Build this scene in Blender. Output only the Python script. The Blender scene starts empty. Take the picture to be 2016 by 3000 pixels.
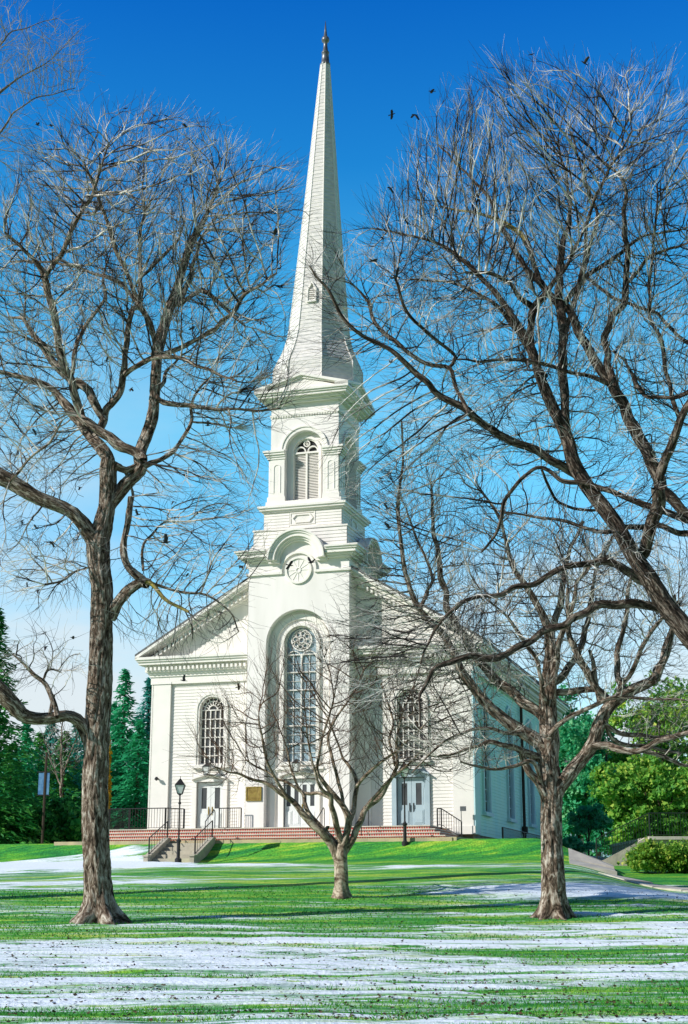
import bpy, bmesh, math, random
import numpy as np
from mathutils import Vector, Matrix, noise, kdtree
from mathutils.geometry import tessellate_polygon
R = math.radians
scene = bpy.context.scene
COL = scene.collection
random.seed(7); rng = np.random.default_rng(7)

# ------------------------------------------------------------------ camera model
F, CX, CY, HY, EYE = 4300., 1008., 1500., 2630., 1.6
TH = math.atan((HY-CY)/F); SN, CS = math.sin(TH), math.cos(TH)
def P(x, y, Y):
    """point at distance Y seen at (x, y) of a 1568 px wide sketch of the view"""
    u = (x*1.2857-CX)/F; v = (CY-y*1.2857)/F
    d = CS - v*SN
    return Vector((u/d*Y, Y, EYE + (SN+v*CS)/d*Y))
def px(y, Y):
    v = (CY-y*1.2857)/F
    return 1.2857/F*Y/(CS-v*SN)

# ------------------------------------------------------------------ mesh helpers
def link(name, me, m=None, parent=None, smooth=False):
    o = bpy.data.objects.new(name, me); COL.objects.link(o)
    if m is not None: me.materials.append(m)
    if parent is not None: o.parent = parent
    if smooth: me.polygons.foreach_set('use_smooth', [True]*len(me.polygons))
    return o
def tag(o, label=None, cat=None, group=None, kind=None):
    if label: o['label'] = label
    if cat: o['category'] = cat
    if group: o['group'] = group
    if kind: o['kind'] = kind
    return o
def thing(name, label, cat, loc=(0,0,0), rz=0, group=None):
    o = bpy.data.objects.new(name, None); COL.objects.link(o)
    o.location = loc; o.rotation_euler = (0,0,rz); o.empty_display_size = .3
    return tag(o, label, cat, group)
class MB:
    def __init__(s, f=None): s.v=[]; s.fc=[]; s.f=f
    def pt(s, p):
        s.v.append(tuple(s.f(*p)) if s.f else tuple(p)); return len(s.v)-1
    def face(s, *ids): s.fc.append(tuple(ids))
    def quad(s, *ps): s.fc.append(tuple(s.pt(p) for p in ps))
    def box(s, u0,u1,o0,o1,z0,z1):
        a=[s.pt(p) for p in ((u0,o0,z0),(u1,o0,z0),(u1,o1,z0),(u0,o1,z0),(u0,o0,z1),(u1,o0,z1),(u1,o1,z1),(u0,o1,z1))]
        for q in ((0,1,2,3),(4,5,6,7),(0,1,5,4),(1,2,6,5),(2,3,7,6),(3,0,4,7)): s.fc.append(tuple(a[i] for i in q))
    def hexa(s, bot, top):
        a=[s.pt(p) for p in list(bot)+list(top)]
        for q in ((0,1,2,3),(4,5,6,7),(0,1,5,4),(1,2,6,5),(2,3,7,6),(3,0,4,7)): s.fc.append(tuple(a[i] for i in q))
    def plate(s, outer, holes, o0, o1):
        loops=[[Vector((p[0],p[1],0)) for p in l] for l in [outer]+list(holes)]
        tris=tessellate_polygon(loops)
        flat=[p for l in loops for p in l]
        A=[s.pt((p.x,o0,p.y)) for p in flat]; B=[s.pt((p.x,o1,p.y)) for p in flat]
        for t in tris:
            s.fc.append(tuple(A[i] for i in t)); s.fc.append(tuple(B[i] for i in reversed(t)))
        k=0
        for l in loops:
            n=len(l)
            for i in range(n):
                j=(i+1)%n; s.fc.append((A[k+i],A[k+j],B[k+j],B[k+i]))
            k+=n
    def band(s, pts_in, pts_out, o0, o1, closed=False):
        n=len(pts_in); L=[]
        for a,b in zip(pts_in,pts_out):
            L.append([s.pt((a[0],o0,a[1])),s.pt((b[0],o0,b[1])),s.pt((b[0],o1,b[1])),s.pt((a[0],o1,a[1]))])
        for i in range(n if closed else n-1):
            j=(i+1)%n
            for k in range(4): s.fc.append((L[i][k],L[i][(k+1)%4],L[j][(k+1)%4],L[j][k]))
        if not closed:
            s.fc.append(tuple(L[0])); s.fc.append(tuple(L[-1]))
    def arc(s, cu,cz,r0,r1,o0,o1,a0=0,a1=180,n=24):
        A=[R(a0+(a1-a0)*i/n) for i in range(n+1)]
        full = abs(a1-a0)>=360
        if full: A=A[:-1]
        s.band([(cu+r0*math.cos(a),cz+r0*math.sin(a)) for a in A],[(cu+r1*math.cos(a),cz+r1*math.sin(a)) for a in A],o0,o1,full)
    def archband(s, cu, r, zs, zb, w, o0, o1, n=24):
        A=[math.pi*i/n for i in range(n+1)]
        pi=[(cu+r,zb)]+[(cu+r*math.cos(a),zs+r*math.sin(a)) for a in A]+[(cu-r,zb)]
        q=r+w
        po=[(cu+q,zb)]+[(cu+q*math.cos(a),zs+q*math.sin(a)) for a in A]+[(cu-q,zb)]
        s.band(pi,po,o0,o1)
    def bar(s, a, b, r, n=6):
        if s.f: a=s.f(*a); b=s.f(*b)
        a=Vector(a); b=Vector(b); d=(b-a).normalized()
        e=d.cross(Vector((0,0,1)) if abs(d.z)<.95 else Vector((1,0,0))).normalized(); g=d.cross(e)
        I=[]
        for p in (a,b):
            I.append([])
            for k in range(n):
                t=2*math.pi*k/n+math.pi/n
                s.v.append(tuple(p+r*(e*math.cos(t)+g*math.sin(t)))); I[-1].append(len(s.v)-1)
        for k in range(n): s.fc.append((I[0][k],I[0][(k+1)%n],I[1][(k+1)%n],I[1][k]))
        s.fc.append(tuple(I[0])); s.fc.append(tuple(reversed(I[1])))
    def path(s, pts, r, n=6):
        for a,b in zip(pts,pts[1:]): s.bar(a,b,r,n)
    def lathe(s, prof, c=(0,0), n=8, rot=0, lean=None):
        L=[]
        for r,z in prof:
            dx,dy = lean(z) if lean else (0,0)
            L.append([s.pt((c[0]+dx+r*math.cos(2*math.pi*k/n+rot), c[1]+dy+r*math.sin(2*math.pi*k/n+rot), z)) for k in range(n)])
        for a,b in zip(L,L[1:]):
            for k in range(n): s.fc.append((a[k],a[(k+1)%n],b[(k+1)%n],b[k]))
        s.fc.append(tuple(L[0])); s.fc.append(tuple(reversed(L[-1])))
    def build(s, name, m, parent=None, smooth=False):
        me=bpy.data.meshes.new(name); me.from_pydata(s.v,[],s.fc)
        bm=bmesh.new(); bm.from_mesh(me); bmesh.ops.recalc_face_normals(bm,faces=bm.faces); bm.to_mesh(me); bm.free()
        return link(name,me,m,parent,smooth)
def arch_pts(cu, r, zs, zb, n=24):
    return [(cu-r,zb),(cu+r,zb)]+[(cu+r*math.cos(math.pi*i/n),zs+r*math.sin(math.pi*i/n)) for i in range(n+1)]
def rect_pts(u0,u1,z0,z1): return [(u0,z0),(u1,z0),(u1,z1),(u0,z1)]

# ------------------------------------------------------------------ materials
def mat(name, col, rough=.7, col2=None, scale=3., bump=0., bscale=None, metal=0., stretch=(1,1,1), lo=.35, hi=.65, detail=5, spec=.3):
    m=bpy.data.materials.new(name); m.use_nodes=True; nt=m.node_tree; b=nt.nodes['Principled BSDF']
    b.inputs['Base Color'].default_value=(*col,1); b.inputs['Roughness'].default_value=rough
    b.inputs['Metallic'].default_value=metal; b.inputs['Specular IOR Level'].default_value=spec
    tc=nt.nodes.new('ShaderNodeTexCoord'); mp=nt.nodes.new('ShaderNodeMapping'); mp.inputs['Scale'].default_value=stretch
    nt.links.new(tc.outputs['Object'],mp.inputs[0])
    if col2:
        n=nt.nodes.new('ShaderNodeTexNoise'); n.inputs['Scale'].default_value=scale; n.inputs['Detail'].default_value=detail
        nt.links.new(mp.outputs[0],n.inputs[0])
        r=nt.nodes.new('ShaderNodeValToRGB'); r.color_ramp.elements[0].color=(*col,1); r.color_ramp.elements[1].color=(*col2,1)
        r.color_ramp.elements[0].position=lo; r.color_ramp.elements[1].position=hi
        nt.links.new(n.outputs[0],r.inputs[0]); nt.links.new(r.outputs[0],b.inputs['Base Color'])
    if bump:
        n=nt.nodes.new('ShaderNodeTexNoise'); n.inputs['Scale'].default_value=bscale or scale*4; n.inputs['Detail'].default_value=4
        nt.links.new(mp.outputs[0],n.inputs[0])
        bn=nt.nodes.new('ShaderNodeBump'); bn.inputs['Strength'].default_value=bump; bn.inputs['Distance'].default_value=.05
        nt.links.new(n.outputs[0],bn.inputs['Height']); nt.links.new(bn.outputs[0],b.inputs['Normal'])
    return m
M={}
M['white']=mat('white_paint',(.86,.82,.79),.55,(.74,.71,.67),1.4,.08,6,detail=9,stretch=(1,1,.16),hi=.78)
M['trim']=mat('trim_paint',(.85,.815,.755),.5,(.79,.76,.71),1.3,.05,8)
M['siding']=mat('siding_paint',(.81,.775,.715),.6,(.73,.705,.66),2.2,.1,9,stretch=(1,1,.25),detail=9)
M['shaded_siding']=mat('siding_paint_shade_tint',(.58,.90,.76),.6,(.46,.84,.76),1.4,.12,9,stretch=(1,1,.3),detail=8)  # turquoise shade of the right wall put into its siding colour
M['shaded_trim']=mat('trim_paint_shade_tint',(.60,.80,.82),.6,(.54,.76,.80),1.5)  # trim tinted blue to carry the shade of the right side
M['shingle']=mat('spire_shingle',(.78,.75,.70),.7,(.60,.59,.57),3,.2,14,stretch=(1,1,3),detail=8)
M['roof']=mat('slate_roof',(.10,.11,.12),.7,(.17,.17,.18),4,.2,20)
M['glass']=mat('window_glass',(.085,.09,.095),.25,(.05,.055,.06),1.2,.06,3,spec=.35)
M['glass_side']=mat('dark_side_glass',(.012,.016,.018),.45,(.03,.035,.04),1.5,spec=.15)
M['glass_blue']=mat('leaded_glass_blue',(.20,.30,.36),.35,(.30,.40,.45),3.,.25,8,spec=.6)
M['dark']=mat('dark_louver_gap',(.04,.04,.045),.8)
M['lead']=mat('lead_cap',(.09,.10,.11),.4,(.2,.21,.22),3,metal=.5)
M['iron']=mat('black_iron',(.018,.018,.02),.45,(.03,.028,.026),8,.1,40)
M['lampglass']=mat('lantern_glass',(.66,.68,.66),.2)
M['brass']=mat('brass',(.45,.33,.08),.35,(.30,.2,.05),8,metal=.8)
M['bronze']=mat('bronze_plaque',(.20,.13,.035),.5,(.33,.24,.07),5,.3,20,metal=.35)
M['door']=mat('door_paint',(.74,.76,.74),.5,(.68,.71,.70),1.5)
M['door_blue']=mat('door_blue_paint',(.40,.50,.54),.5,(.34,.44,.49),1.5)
M['stone']=mat('pale_limestone',(.50,.46,.36),.8,(.38,.35,.28),2.5,.3,15)
M['tread']=mat('stone_tread',(.62,.58,.49),.75,(.48,.45,.38),2.,.2,12)
M['concrete']=mat('concrete_slab',(.58,.54,.46),.85,(.44,.41,.36),1.6,.3,20,detail=8)
M['kerb']=mat('kerb_stone',(.55,.46,.27),.8,(.38,.33,.22),1.5,.3,15)
M['found']=mat('foundation_stone',(.17,.14,.12),.85,(.26,.22,.18),2.5,.4,8)
M['bird']=mat('black_feathers',(.012,.012,.014),.6,(.03,.03,.035),20)
M['banner']=mat('blue_banner_cloth',(.06,.18,.42),.7,(.16,.34,.56),3)
M['lichen']=mat('yellow_lichen_bark',(.42,.34,.06),.8,(.20,.16,.07),6,.4,20)
M['railgreen']=mat('dark_green_iron',(.02,.035,.022),.5)
M['post_bark']=mat('weathered_wood',(.05,.035,.025),.8)
M['houseblue']=mat('blue_clapboard',(.25,.42,.50),.7,(.2,.36,.45),1.5)

def brick_mat():
    m=bpy.data.materials.new('red_brick_riser'); m.use_nodes=True; nt=m.node_tree; b=nt.nodes['Principled BSDF']; b.inputs['Roughness'].default_value=.85
    tc=nt.nodes.new('ShaderNodeTexCoord'); sp=nt.nodes.new('ShaderNodeSeparateXYZ'); ad=nt.nodes.new('ShaderNodeMath'); cb=nt.nodes.new('ShaderNodeCombineXYZ')
    nt.links.new(tc.outputs['Object'],sp.inputs[0]); nt.links.new(sp.outputs[0],ad.inputs[0]); nt.links.new(sp.outputs[1],ad.inputs[1])
    nt.links.new(ad.outputs[0],cb.inputs[0]); nt.links.new(sp.outputs[2],cb.inputs[1])
    t=nt.nodes.new('ShaderNodeTexBrick'); t.offset=0; nt.links.new(cb.outputs[0],t.inputs[0])
    t.inputs['Color1'].default_value=(.52,.045,.05,1); t.inputs['Color2'].default_value=(.60,.13,.06,1); t.inputs['Mortar'].default_value=(.62,.56,.48,1)
    t.inputs['Scale'].default_value=1; t.inputs['Mortar Size'].default_value=.022; t.inputs['Brick Width'].default_value=.12; t.inputs['Row Height'].default_value=.17
    nt.links.new(t.outputs[0],b.inputs['Base Color']); return m
M['brick']=brick_mat()

def bark_mat(name, c0, c1, c2, us=5.5, vs=1.2):
    m=bpy.data.materials.new(name); m.use_nodes=True; nt=m.node_tree; b=nt.nodes['Principled BSDF']; b.inputs['Roughness'].default_value=.9; b.inputs['Specular IOR Level'].default_value=.15
    uv=nt.nodes.new('ShaderNodeUVMap'); uv.uv_map='UVMap'; mp=nt.nodes.new('ShaderNodeMapping'); mp.inputs['Scale'].default_value=(us,vs,1)
    nt.links.new(uv.outputs[0],mp.inputs[0])
    n=nt.nodes.new('ShaderNodeTexNoise'); n.inputs['Scale'].default_value=2.2; n.inputs['Detail'].default_value=11; n.inputs['Roughness'].default_value=.74; n.inputs['Distortion'].default_value=.9
    nt.links.new(mp.outputs[0],n.inputs[0])
    r=nt.nodes.new('ShaderNodeValToRGB'); e=r.color_ramp.elements; e[0].position=.40; e[0].color=(*c0,1); e[1].position=.62; e[1].color=(*c2,1)
    k=e.new(.5); k.color=(*c1,1)
    nt.links.new(n.outputs[0],r.inputs[0]); nt.links.new(r.outputs[0],b.inputs['Base Color'])
    bn=nt.nodes.new('ShaderNodeBump'); bn.inputs['Strength'].default_value=1.; bn.inputs['Distance'].default_value=.09
    nt.links.new(n.outputs[0],bn.inputs['Height']); nt.links.new(bn.outputs[0],b.inputs['Normal'])
    return m
M['bark']=bark_mat('furrowed_bark',(.025,.017,.012),(.20,.145,.105),(.66,.60,.51))
M['bark_dark']=bark_mat('dark_bark',(.012,.009,.007),(.07,.05,.038),(.32,.27,.22))
M['bark_pale']=bark_mat('pale_smooth_bark',(.05,.035,.025),(.28,.21,.15),(.68,.58,.46),3,1.2)
M['twig']=mat('twig_bark_highlit',(.04,.03,.025),.8,(.74,.70,.63),1.3,lo=.46,hi=.60)  # pale noise patches paint white sun highlights onto the twigs
M['twig_dark']=mat('twig_bark_dark_highlit',(.022,.016,.014),.8,(.72,.70,.66),1.1,lo=.48,hi=.61)  # pale end of the ramp paints sun highlights on dark twigs
M['twig_brown']=mat('twig_bark_brown',(.06,.035,.022),.8,(.22,.13,.085),2.,lo=.4,hi=.75)
M['twig_pale']=mat('twig_bark_pale',(.20,.19,.16),.8,(.45,.43,.36),2.,lo=.4,hi=.7)

def leaf_mat(name, c0,c1,c2, scale=.5):
    m=bpy.data.materials.new(name); m.use_nodes=True; nt=m.node_tree; b=nt.nodes['Principled BSDF']; b.inputs['Roughness'].default_value=.6; b.inputs['Specular IOR Level'].default_value=.25
    g=nt.nodes.new('ShaderNodeNewGeometry'); 
    r=nt.nodes.new('ShaderNodeValToRGB'); e=r.color_ramp.elements; e[0].position=0.; e[0].color=(*c0,1); e[1].position=1.; e[1].color=(*c2,1); k=e.new(.55); k.color=(*c1,1)
    tc=nt.nodes.new('ShaderNodeTexCoord'); n=nt.nodes.new('ShaderNodeTexNoise'); n.inputs['Scale'].default_value=scale; nt.links.new(tc.outputs['Object'],n.inputs[0])
    a=nt.nodes.new('ShaderNodeMath'); a.operation='MULTIPLY_ADD'; a.inputs[1].default_value=.55; nt.links.new(g.outputs['Random Per Island'],a.inputs[0])
    s=nt.nodes.new('ShaderNodeMath'); s.operation='MULTIPLY_ADD'; s.inputs[1].default_value=1.4; s.inputs[2].default_value=-.45; nt.links.new(n.outputs[0],s.inputs[0]); nt.links.new(s.outputs[0],a.inputs[2])
    nt.links.new(a.outputs[0],r.inputs[0]); nt.links.new(r.outputs[0],b.inputs['Base Color'])
    t=nt.nodes.new('ShaderNodeBsdfTranslucent'); nt.links.new(r.outputs[0],t.inputs[0]); mx=nt.nodes.new('ShaderNodeMixShader'); mx.inputs[0].default_value=.42
    nt.links.new(b.outputs[0],mx.inputs[1]); nt.links.new(t.outputs[0],mx.inputs[2]); nt.links.new(mx.outputs[0],nt.nodes['Material Output'].inputs[0])
    return m
M['spruce']=leaf_mat('spruce_needles',(.012,.17,.085),(.025,.38,.16),(.08,.60,.28))
M['spruce_dark']=leaf_mat('dark_needles',(.012,.10,.03),(.03,.26,.06),(.16,.46,.08))
M['spruce_blue']=leaf_mat('blue_green_needles',(.015,.16,.14),(.03,.33,.27),(.09,.52,.40))
M['leaf_bright']=leaf_mat('bright_leaves',(.03,.20,.05),(.20,.50,.07),(.62,.70,.12),.45)
M['leaf_teal']=leaf_mat('teal_leaves',(.015,.20,.10),(.05,.45,.20),(.30,.65,.32),.5)
M['leaf_yellow']=leaf_mat('yellow_leaves',(.30,.22,.02),(.62,.36,.02),(.75,.5,.06),1.)
M['leaf_hedge']=leaf_mat('hedge_leaves',(.03,.16,.02),(.20,.42,.05),(.60,.62,.10),1.2)
M['grassblade']=leaf_mat('grass_blades',(.02,.15,.02),(.06,.36,.04),(.30,.52,.05),.6)

# ------------------------------------------------------------------ ground
YAW=R(17); OX,OY=-10.28,79.6
def loc_y(x,y): return (x-OX)*math.sin(YAW)+(y-OY)*math.cos(YAW)
def loc_x(x,y): return (x-OX)*math.cos(YAW)-(y-OY)*math.sin(YAW)
def wpt(lx,ly,z=0): return Vector((OX+lx*math.cos(YAW)+ly*math.sin(YAW), OY-lx*math.sin(YAW)+ly*math.cos(YAW), z))
def ss(a,b,x):
    t=min(1,max(0,(x-a)/(b-a))); return t*t*(3-2*t)
PA=([0,10,20,30,43,50,60,66,68.5,69.6,70.6,71.6,71.9,900],[-.5,-.3,0,.3,.90,1.6,2.5,2.95,3.15,3.20,3.52,4.12,4.24,4.26])
PB=([0,10,20,30,43,50,60,70,80,90,100,900],[-.5,-.3,0,.3,.95,1.35,2.0,2.8,3.45,3.95,4.2,4.26])
def ground(x,y):
    w=ss(50,64,y); ye=y+w*((loc_y(x,y)+77)-y)
    if y>64: ye=loc_y(x,y)+77
    a=float(np.interp(ye,*PA)); b=float(np.interp(y,*PB))
    wr=ss(8.5,13,x)*ss(44,52,y)
    if loc_y(x,y)>-5: wr*=ss(17.5,20.5,loc_x(x,y))
    z=a+(b-a)*wr
    n=.10*noise.noise(Vector((x*.12,y*.12,1)))+.03*noise.noise(Vector((x*.7,y*.7,5)))
    return z+n*(1-ss(66,70,y)*.85)
def snow_amount(x,y):
    wv=1.2*noise.noise(Vector((x*.09,y*.12,8)))
    n=noise.fractal(Vector((x*.06+3,(y+wv)*.62,3.1)),.9,2.1,6)*.55+.55*noise.noise(Vector((x*.16,(y+wv)*2.6,7)))+.30*noise.noise(Vector((x*.5,(y+wv)*6.,2)))
    def blob(cx,cy,rx,ry,a): return a*math.exp(-((x-cx)/rx)**2-((y-cy)/ry)**2)
    s=-.28+.30*(1-ss(34,44,y))
    s+=blob(-17,69.5,10,4.2,1.5)+blob(-10.5,70,3.5,2.6,1.2)+blob(9.0,52.5,5.5,2.0,1.05)+blob(-11,57,5,1.4,.45)+blob(-7,55.5,1.6,.8,.6)+blob(12,41,6,1.6,.8)+blob(-3,66.6,3,.5,.55)+blob(2,62,4,.5,.4)+blob(-12,47,5,1.2,.35)
    s+=blob(8,36,9,1.5,.35)+blob(13,62,4,1.2,.3)+blob(-6,30,9,1.6,.30)+blob(-7,26,6,1.0,.35)+blob(-1,35,8,1.0,.25)+blob(12,50,5,1,.4)
    s-=blob(0,58,7,4,.3)+blob(-3,50,5,2.5,.25)+blob(8,24,5,2.2,.42)+blob(-1,21.8,9,.7,.12)+blob(-9,38.,5,1.6,.5)+blob(4,34.,6,1.,.3)
    lx,ly=loc_x(x,y),loc_y(x,y)
    s-=1.1*ss(1.4,4.2,lx+.8*noise.noise(Vector((x,y,3))))*ss(-11,-8.5,ly)
    if y>74: s=-1
    return s+n*.8
def axis(segs):
    out=[]
    for a,b,st in segs:
        n=max(1,int(round((b-a)/st))); out+=[a+(b-a)*i/n for i in range(n)]
    return out+[segs[-1][1]]
xs=axis([(-600,-120,60),(-120,-30,9),(-30,-20,1.),(-20,20,.22),(20,30,1.),(30,120,9),(120,600,60)])
ys=axis([(-60,0,10),(0,17,1.5),(17,48,.16),(48,78,.22),(78,120,2),(120,900,60)])
verts=[];sn=[]
for y in ys:
    for x in xs:
        if 16<y<80 and abs(x)<24:
            s=snow_amount(x,y); sn.append(s)
            verts.append((x,y,ground(x,y)+.08*ss(-.05,.35,s)))
        else: sn.append(-1.); verts.append((x,y,ground(x,y) if y<130 else 4.26))
nx=len(xs); faces=[(j*nx+i,j*nx+i+1,(j+1)*nx+i+1,(j+1)*nx+i) for j in range(len(ys)-1) for i in range(nx-1)]
me=bpy.data.meshes.new('lawn'); me.from_pydata(verts,[],faces)
at=me.attributes.new('snow','FLOAT','POINT'); at.data.foreach_set('value',sn)
def lawn_mat():
    m=bpy.data.materials.new('lawn_grass_and_snow'); m.use_nodes=True; nt=m.node_tree; b=nt.nodes['Principled BSDF']; N=nt.nodes.new; L=nt.links.new
    tc=N('ShaderNodeTexCoord')
    def nz(sc,st,det=6,ro=.6):
        mp=N('ShaderNodeMapping'); mp.inputs['Scale'].default_value=st; L(tc.outputs['Object'],mp.inputs[0])
        n=N('ShaderNodeTexNoise'); n.inputs['Scale'].default_value=sc; n.inputs['Detail'].default_value=det; n.inputs['Roughness'].default_value=ro; L(mp.outputs[0],n.inputs[0]); return n
    def ramp(src,els):
        r=N('ShaderNodeValToRGB'); e=r.color_ramp.elements; e[0].position=els[0][0]; e[0].color=(*els[0][1],1); e[1].position=els[-1][0]; e[1].color=(*els[-1][1],1)
        for p,c in els[1:-1]: k=e.new(p); k.color=(*c,1)
        L(src,r.inputs[0]); return r
    g1=ramp(nz(.7,(.28,1.7,1),9,.72).outputs[0],[(.30,(.01,.11,.045)),(.42,(.03,.25,.05)),(.51,(.10,.40,.04)),(.58,(.32,.54,.05)),(.68,(.66,.68,.14))])
    g2=ramp(nz(14,(1,.6,1),3).outputs[0],[(.3,(.35,.35,.35)),(.7,(1.35,1.35,1.35))])
    mx=N('ShaderNodeMixRGB'); mx.blend_type='MULTIPLY'; mx.inputs[0].default_value=.8; L(g1.outputs[0],mx.inputs[1]); L(g2.outputs[0],mx.inputs[2])
    at=N('ShaderNodeAttribute'); at.attribute_name='snow'
    n2=nz(1.6,(.22,3.2,1),9,.80); a=N('ShaderNodeMath'); a.operation='MULTIPLY_ADD'; a.inputs[1].default_value=3.4; a.inputs[2].default_value=-1.7; L(n2.outputs[0],a.inputs[0])
    ad=N('ShaderNodeMath'); L(at.outputs['Fac'],ad.inputs[0]); L(a.outputs[0],ad.inputs[1])
    mr=N('ShaderNodeMapRange'); mr.inputs[1].default_value=-.20; mr.inputs[2].default_value=.26; L(ad.outputs[0],mr.inputs[0])
    m2=N('ShaderNodeMixRGB'); m2.inputs[2].default_value=(.80,.88,.95,1); L(mr.outputs[0],m2.inputs[0]); L(mx.outputs[0],m2.inputs[1]); L(m2.outputs[0],b.inputs['Base Color'])
    b.inputs['Roughness'].default_value=.8; b.inputs['Specular IOR Level'].default_value=.15
    bn=N('ShaderNodeBump'); bn.inputs['Strength'].default_value=.6; bn.inputs['Distance'].default_value=.06; L(nz(9,(1,1,1),5).outputs[0],bn.inputs['Height']); L(bn.outputs[0],b.inputs['Normal'])
    return m
tag(link('lawn',me,lawn_mat(),None,True),kind='structure')

# grass blades over the near lawn (nobody could count them)
def grass():
    V=[];Fc=[];k=0
    for i in range(75000):
        y=19.5+34*random.random()**1.6; x=(random.random()*2-1)*(y*.245+1)
        s=snow_amount(x,y)
        if s>.02 and random.random()<.93: continue
        z=ground(x,y)-.01; h=random.uniform(.03,.08); w=.010+.0004*(y-20); a=random.random()*6.28
        dx,dy=math.cos(a)*w,math.sin(a)*w; lx,ly=random.uniform(-.05,.05),random.uniform(-.05,.05)
        V+=[(x-dx,y-dy,z),(x+dx,y+dy,z),(x+lx,y+ly,z+h)]; Fc.append((k,k+1,k+2)); k+=3
    me=bpy.data.meshes.new('grass'); me.from_pydata(V,[],Fc); tag(link('grass',me,M['grassblade']),'short bright green grass blades standing up from the lawn','grass',kind='stuff')
grass()

# fallen leaves and bits of dirt strewn over snow and grass
def litter():
    V=[];Fc=[];k=0
    for i in range(9000):
        y=20+32*random.random()**1.4; x=(random.random()*2-1)*(y*.245+1)
        if random.random()>.35+.65*max(0,math.sin(y*3.1+.6*math.sin(x*.4))): continue
        z=ground(x,y)+.05*ss(-.05,.35,snow_amount(x,y))+.035; w=random.uniform(.010,.028); a=random.random()*6.28; c,s_=math.cos(a),math.sin(a); t=random.uniform(-.02,.03)
        V+=[(x+c*w*1.6,y+s_*w,z),(x-s_*w,y+c*w,z+t),(x-c*w*1.6,y-s_*w,z+.01),(x+s_*w,y-c*w,z-t*.5)]; Fc.append((k,k+1,k+2,k+3)); k+=4
    me=bpy.data.meshes.new('leaf_litter'); me.from_pydata(V,[],Fc); tag(link('leaf_litter',me,mat('dry_leaf',(.02,.018,.012),.8,(.10,.065,.03),2.)),'small dry brown leaves strewn over the snow and grass','leaf litter',kind='stuff')
litter()

# walkway
def strip(name, pts, wid, m, up=.05, gap=None):
    """slabs laid end to end along a line on the ground"""
    mb=MB(); P_=[Vector((a[0],a[1])) for a in pts]; L=sum((b-a).length for a,b in zip(P_,P_[1:])); n=int(L/1.4)
    def at(s):
        for a,b in zip(P_,P_[1:]):
            l=(b-a).length
            if s<=l+1e-6: return a+(b-a)*(s/l),(b-a).normalized()
            s-=l
        return P_[-1],(P_[-1]-P_[-2]).normalized()
    for i in range(n):
        s0=L*i/n+.02; s1=L*(i+1)/n-.02; q=[]
        for s in (s0,s1):
            p,d=at(s); nrm=Vector((-d.y,d.x))*wid/2
            q.append((p-nrm,p+nrm))
        ring=[q[0][0],q[0][1],q[1][1],q[1][0]]
        zc=[max(ground(p.x,p.y),ground(*( (p+(q[0][0]+q[1][1])/2)/2)))+up for p in ring]
        mb.hexa([(p.x,p.y,z-.2) for p,z in zip(ring,zc)],[(p.x,p.y,z) for p,z in zip(ring,zc)])
    return tag(mb.build(name,m),kind='structure')
strip('walkway',[(15.9,100),(13.6,84),(11.4,70),(10.5,63.6)],1.95,M['concrete'],.03)
strip('side_path',[(11.0,62.0),(14,58.2),(20,54),(27,51)],1.7,M['concrete'],.03)

# ------------------------------------------------------------------ church
CH=thing('church','tall white clapboard church with a pointed steeple and arched windows','church',wpt(0,0,0),-YAW)
W=17.5; D=27.; TC=8.6; HW=2.8; TY=-1.2; TOWC=(TC,TY+HW)
front=lambda u,o,z:(u,-o,z)
rside=lambda u,o,z:(W+o,u,z)
lside=lambda u,o,z:(-o,D-u,z)
def tside(c,h,k):
    """frame of side k (0 front,1 right,2 back,3 left) of a square body; u runs along it from its centre"""
    cx,cy=c
    if k==0: return lambda u,o,z:(cx+u,cy-h-o,z)
    if k==1: return lambda u,o,z:(cx+h+o,cy+u,z)
    if k==2: return lambda u,o,z:(cx-u,cy+h+o,z)
    return lambda u,o,z:(cx-h-o,cy-u,z)
def sub_iv(iv, holes):
    out=[iv]
    for a,b in holes:
        nw=[]
        for p,q in out:
            if b<=p or a>=q: nw.append((p,q)); continue
            if a>p: nw.append((p,a))
            if b<q: nw.append((b,q))
        out=nw
    return [i for i in out if i[1]-i[0]>.02]
def siding(mb,u0,u1,z0,z1,o,holes=lambda z:[],pitch=.17,lip=.03):
    n=max(1,int(round((z1-z0)/pitch))); h=(z1-z0)/n
    for i in range(n):
        a=z0+i*h; b=a+h
        for p,q in sub_iv((u0,u1),holes((a+b)/2)):
            mb.quad((p,o+lip,a),(q,o+lip,a),(q,o+.004,b),(p,o+.004,b)); mb.quad((p,o,a),(q,o,a),(q,o+lip,a),(p,o+lip,a))
def arch_hole(cu,r,zs,zb):
    def f(z):
        if z<zb: return []
        if z<=zs: return [(cu-r,cu+r)]
        d=r*r-(z-zs)**2
        return [(cu-math.sqrt(d),cu+math.sqrt(d))] if d>0 else []
    return f
ZB=4.65; ZT=13.62
WIN=(3.37,14.3) # facade window centres
# front wall plate with window and door openings
fh=[]
for c in WIN: fh+= [arch_pts(c,.72,11.32,8.4), rect_pts(c-.78,c+.78,4.97,7.62)]
for (a,b,h_) in ((0,5.85,fh[:2]),(11.35,W,fh[2:])):
    mb=MB(front); mb.plate(rect_pts(a,b,ZB,ZT),h_,-.35,-.02); mb.build('front_wall',M['white'],CH)
for (a,b,c) in ((1.0,5.8,WIN[0]),(11.4,16.5,WIN[1])):
    h1=arch_hole(c,.96,11.32,8.1); h2=lambda z,c=c:[(c-1.02,c+1.02)] if z<7.95 else []
    mb=MB(front); siding(mb,a,b,ZB+.3,12.78,-.02,lambda z:h1(z)+h2(z)); mb.build('clapboard_siding',M['siding'],CH)
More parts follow.
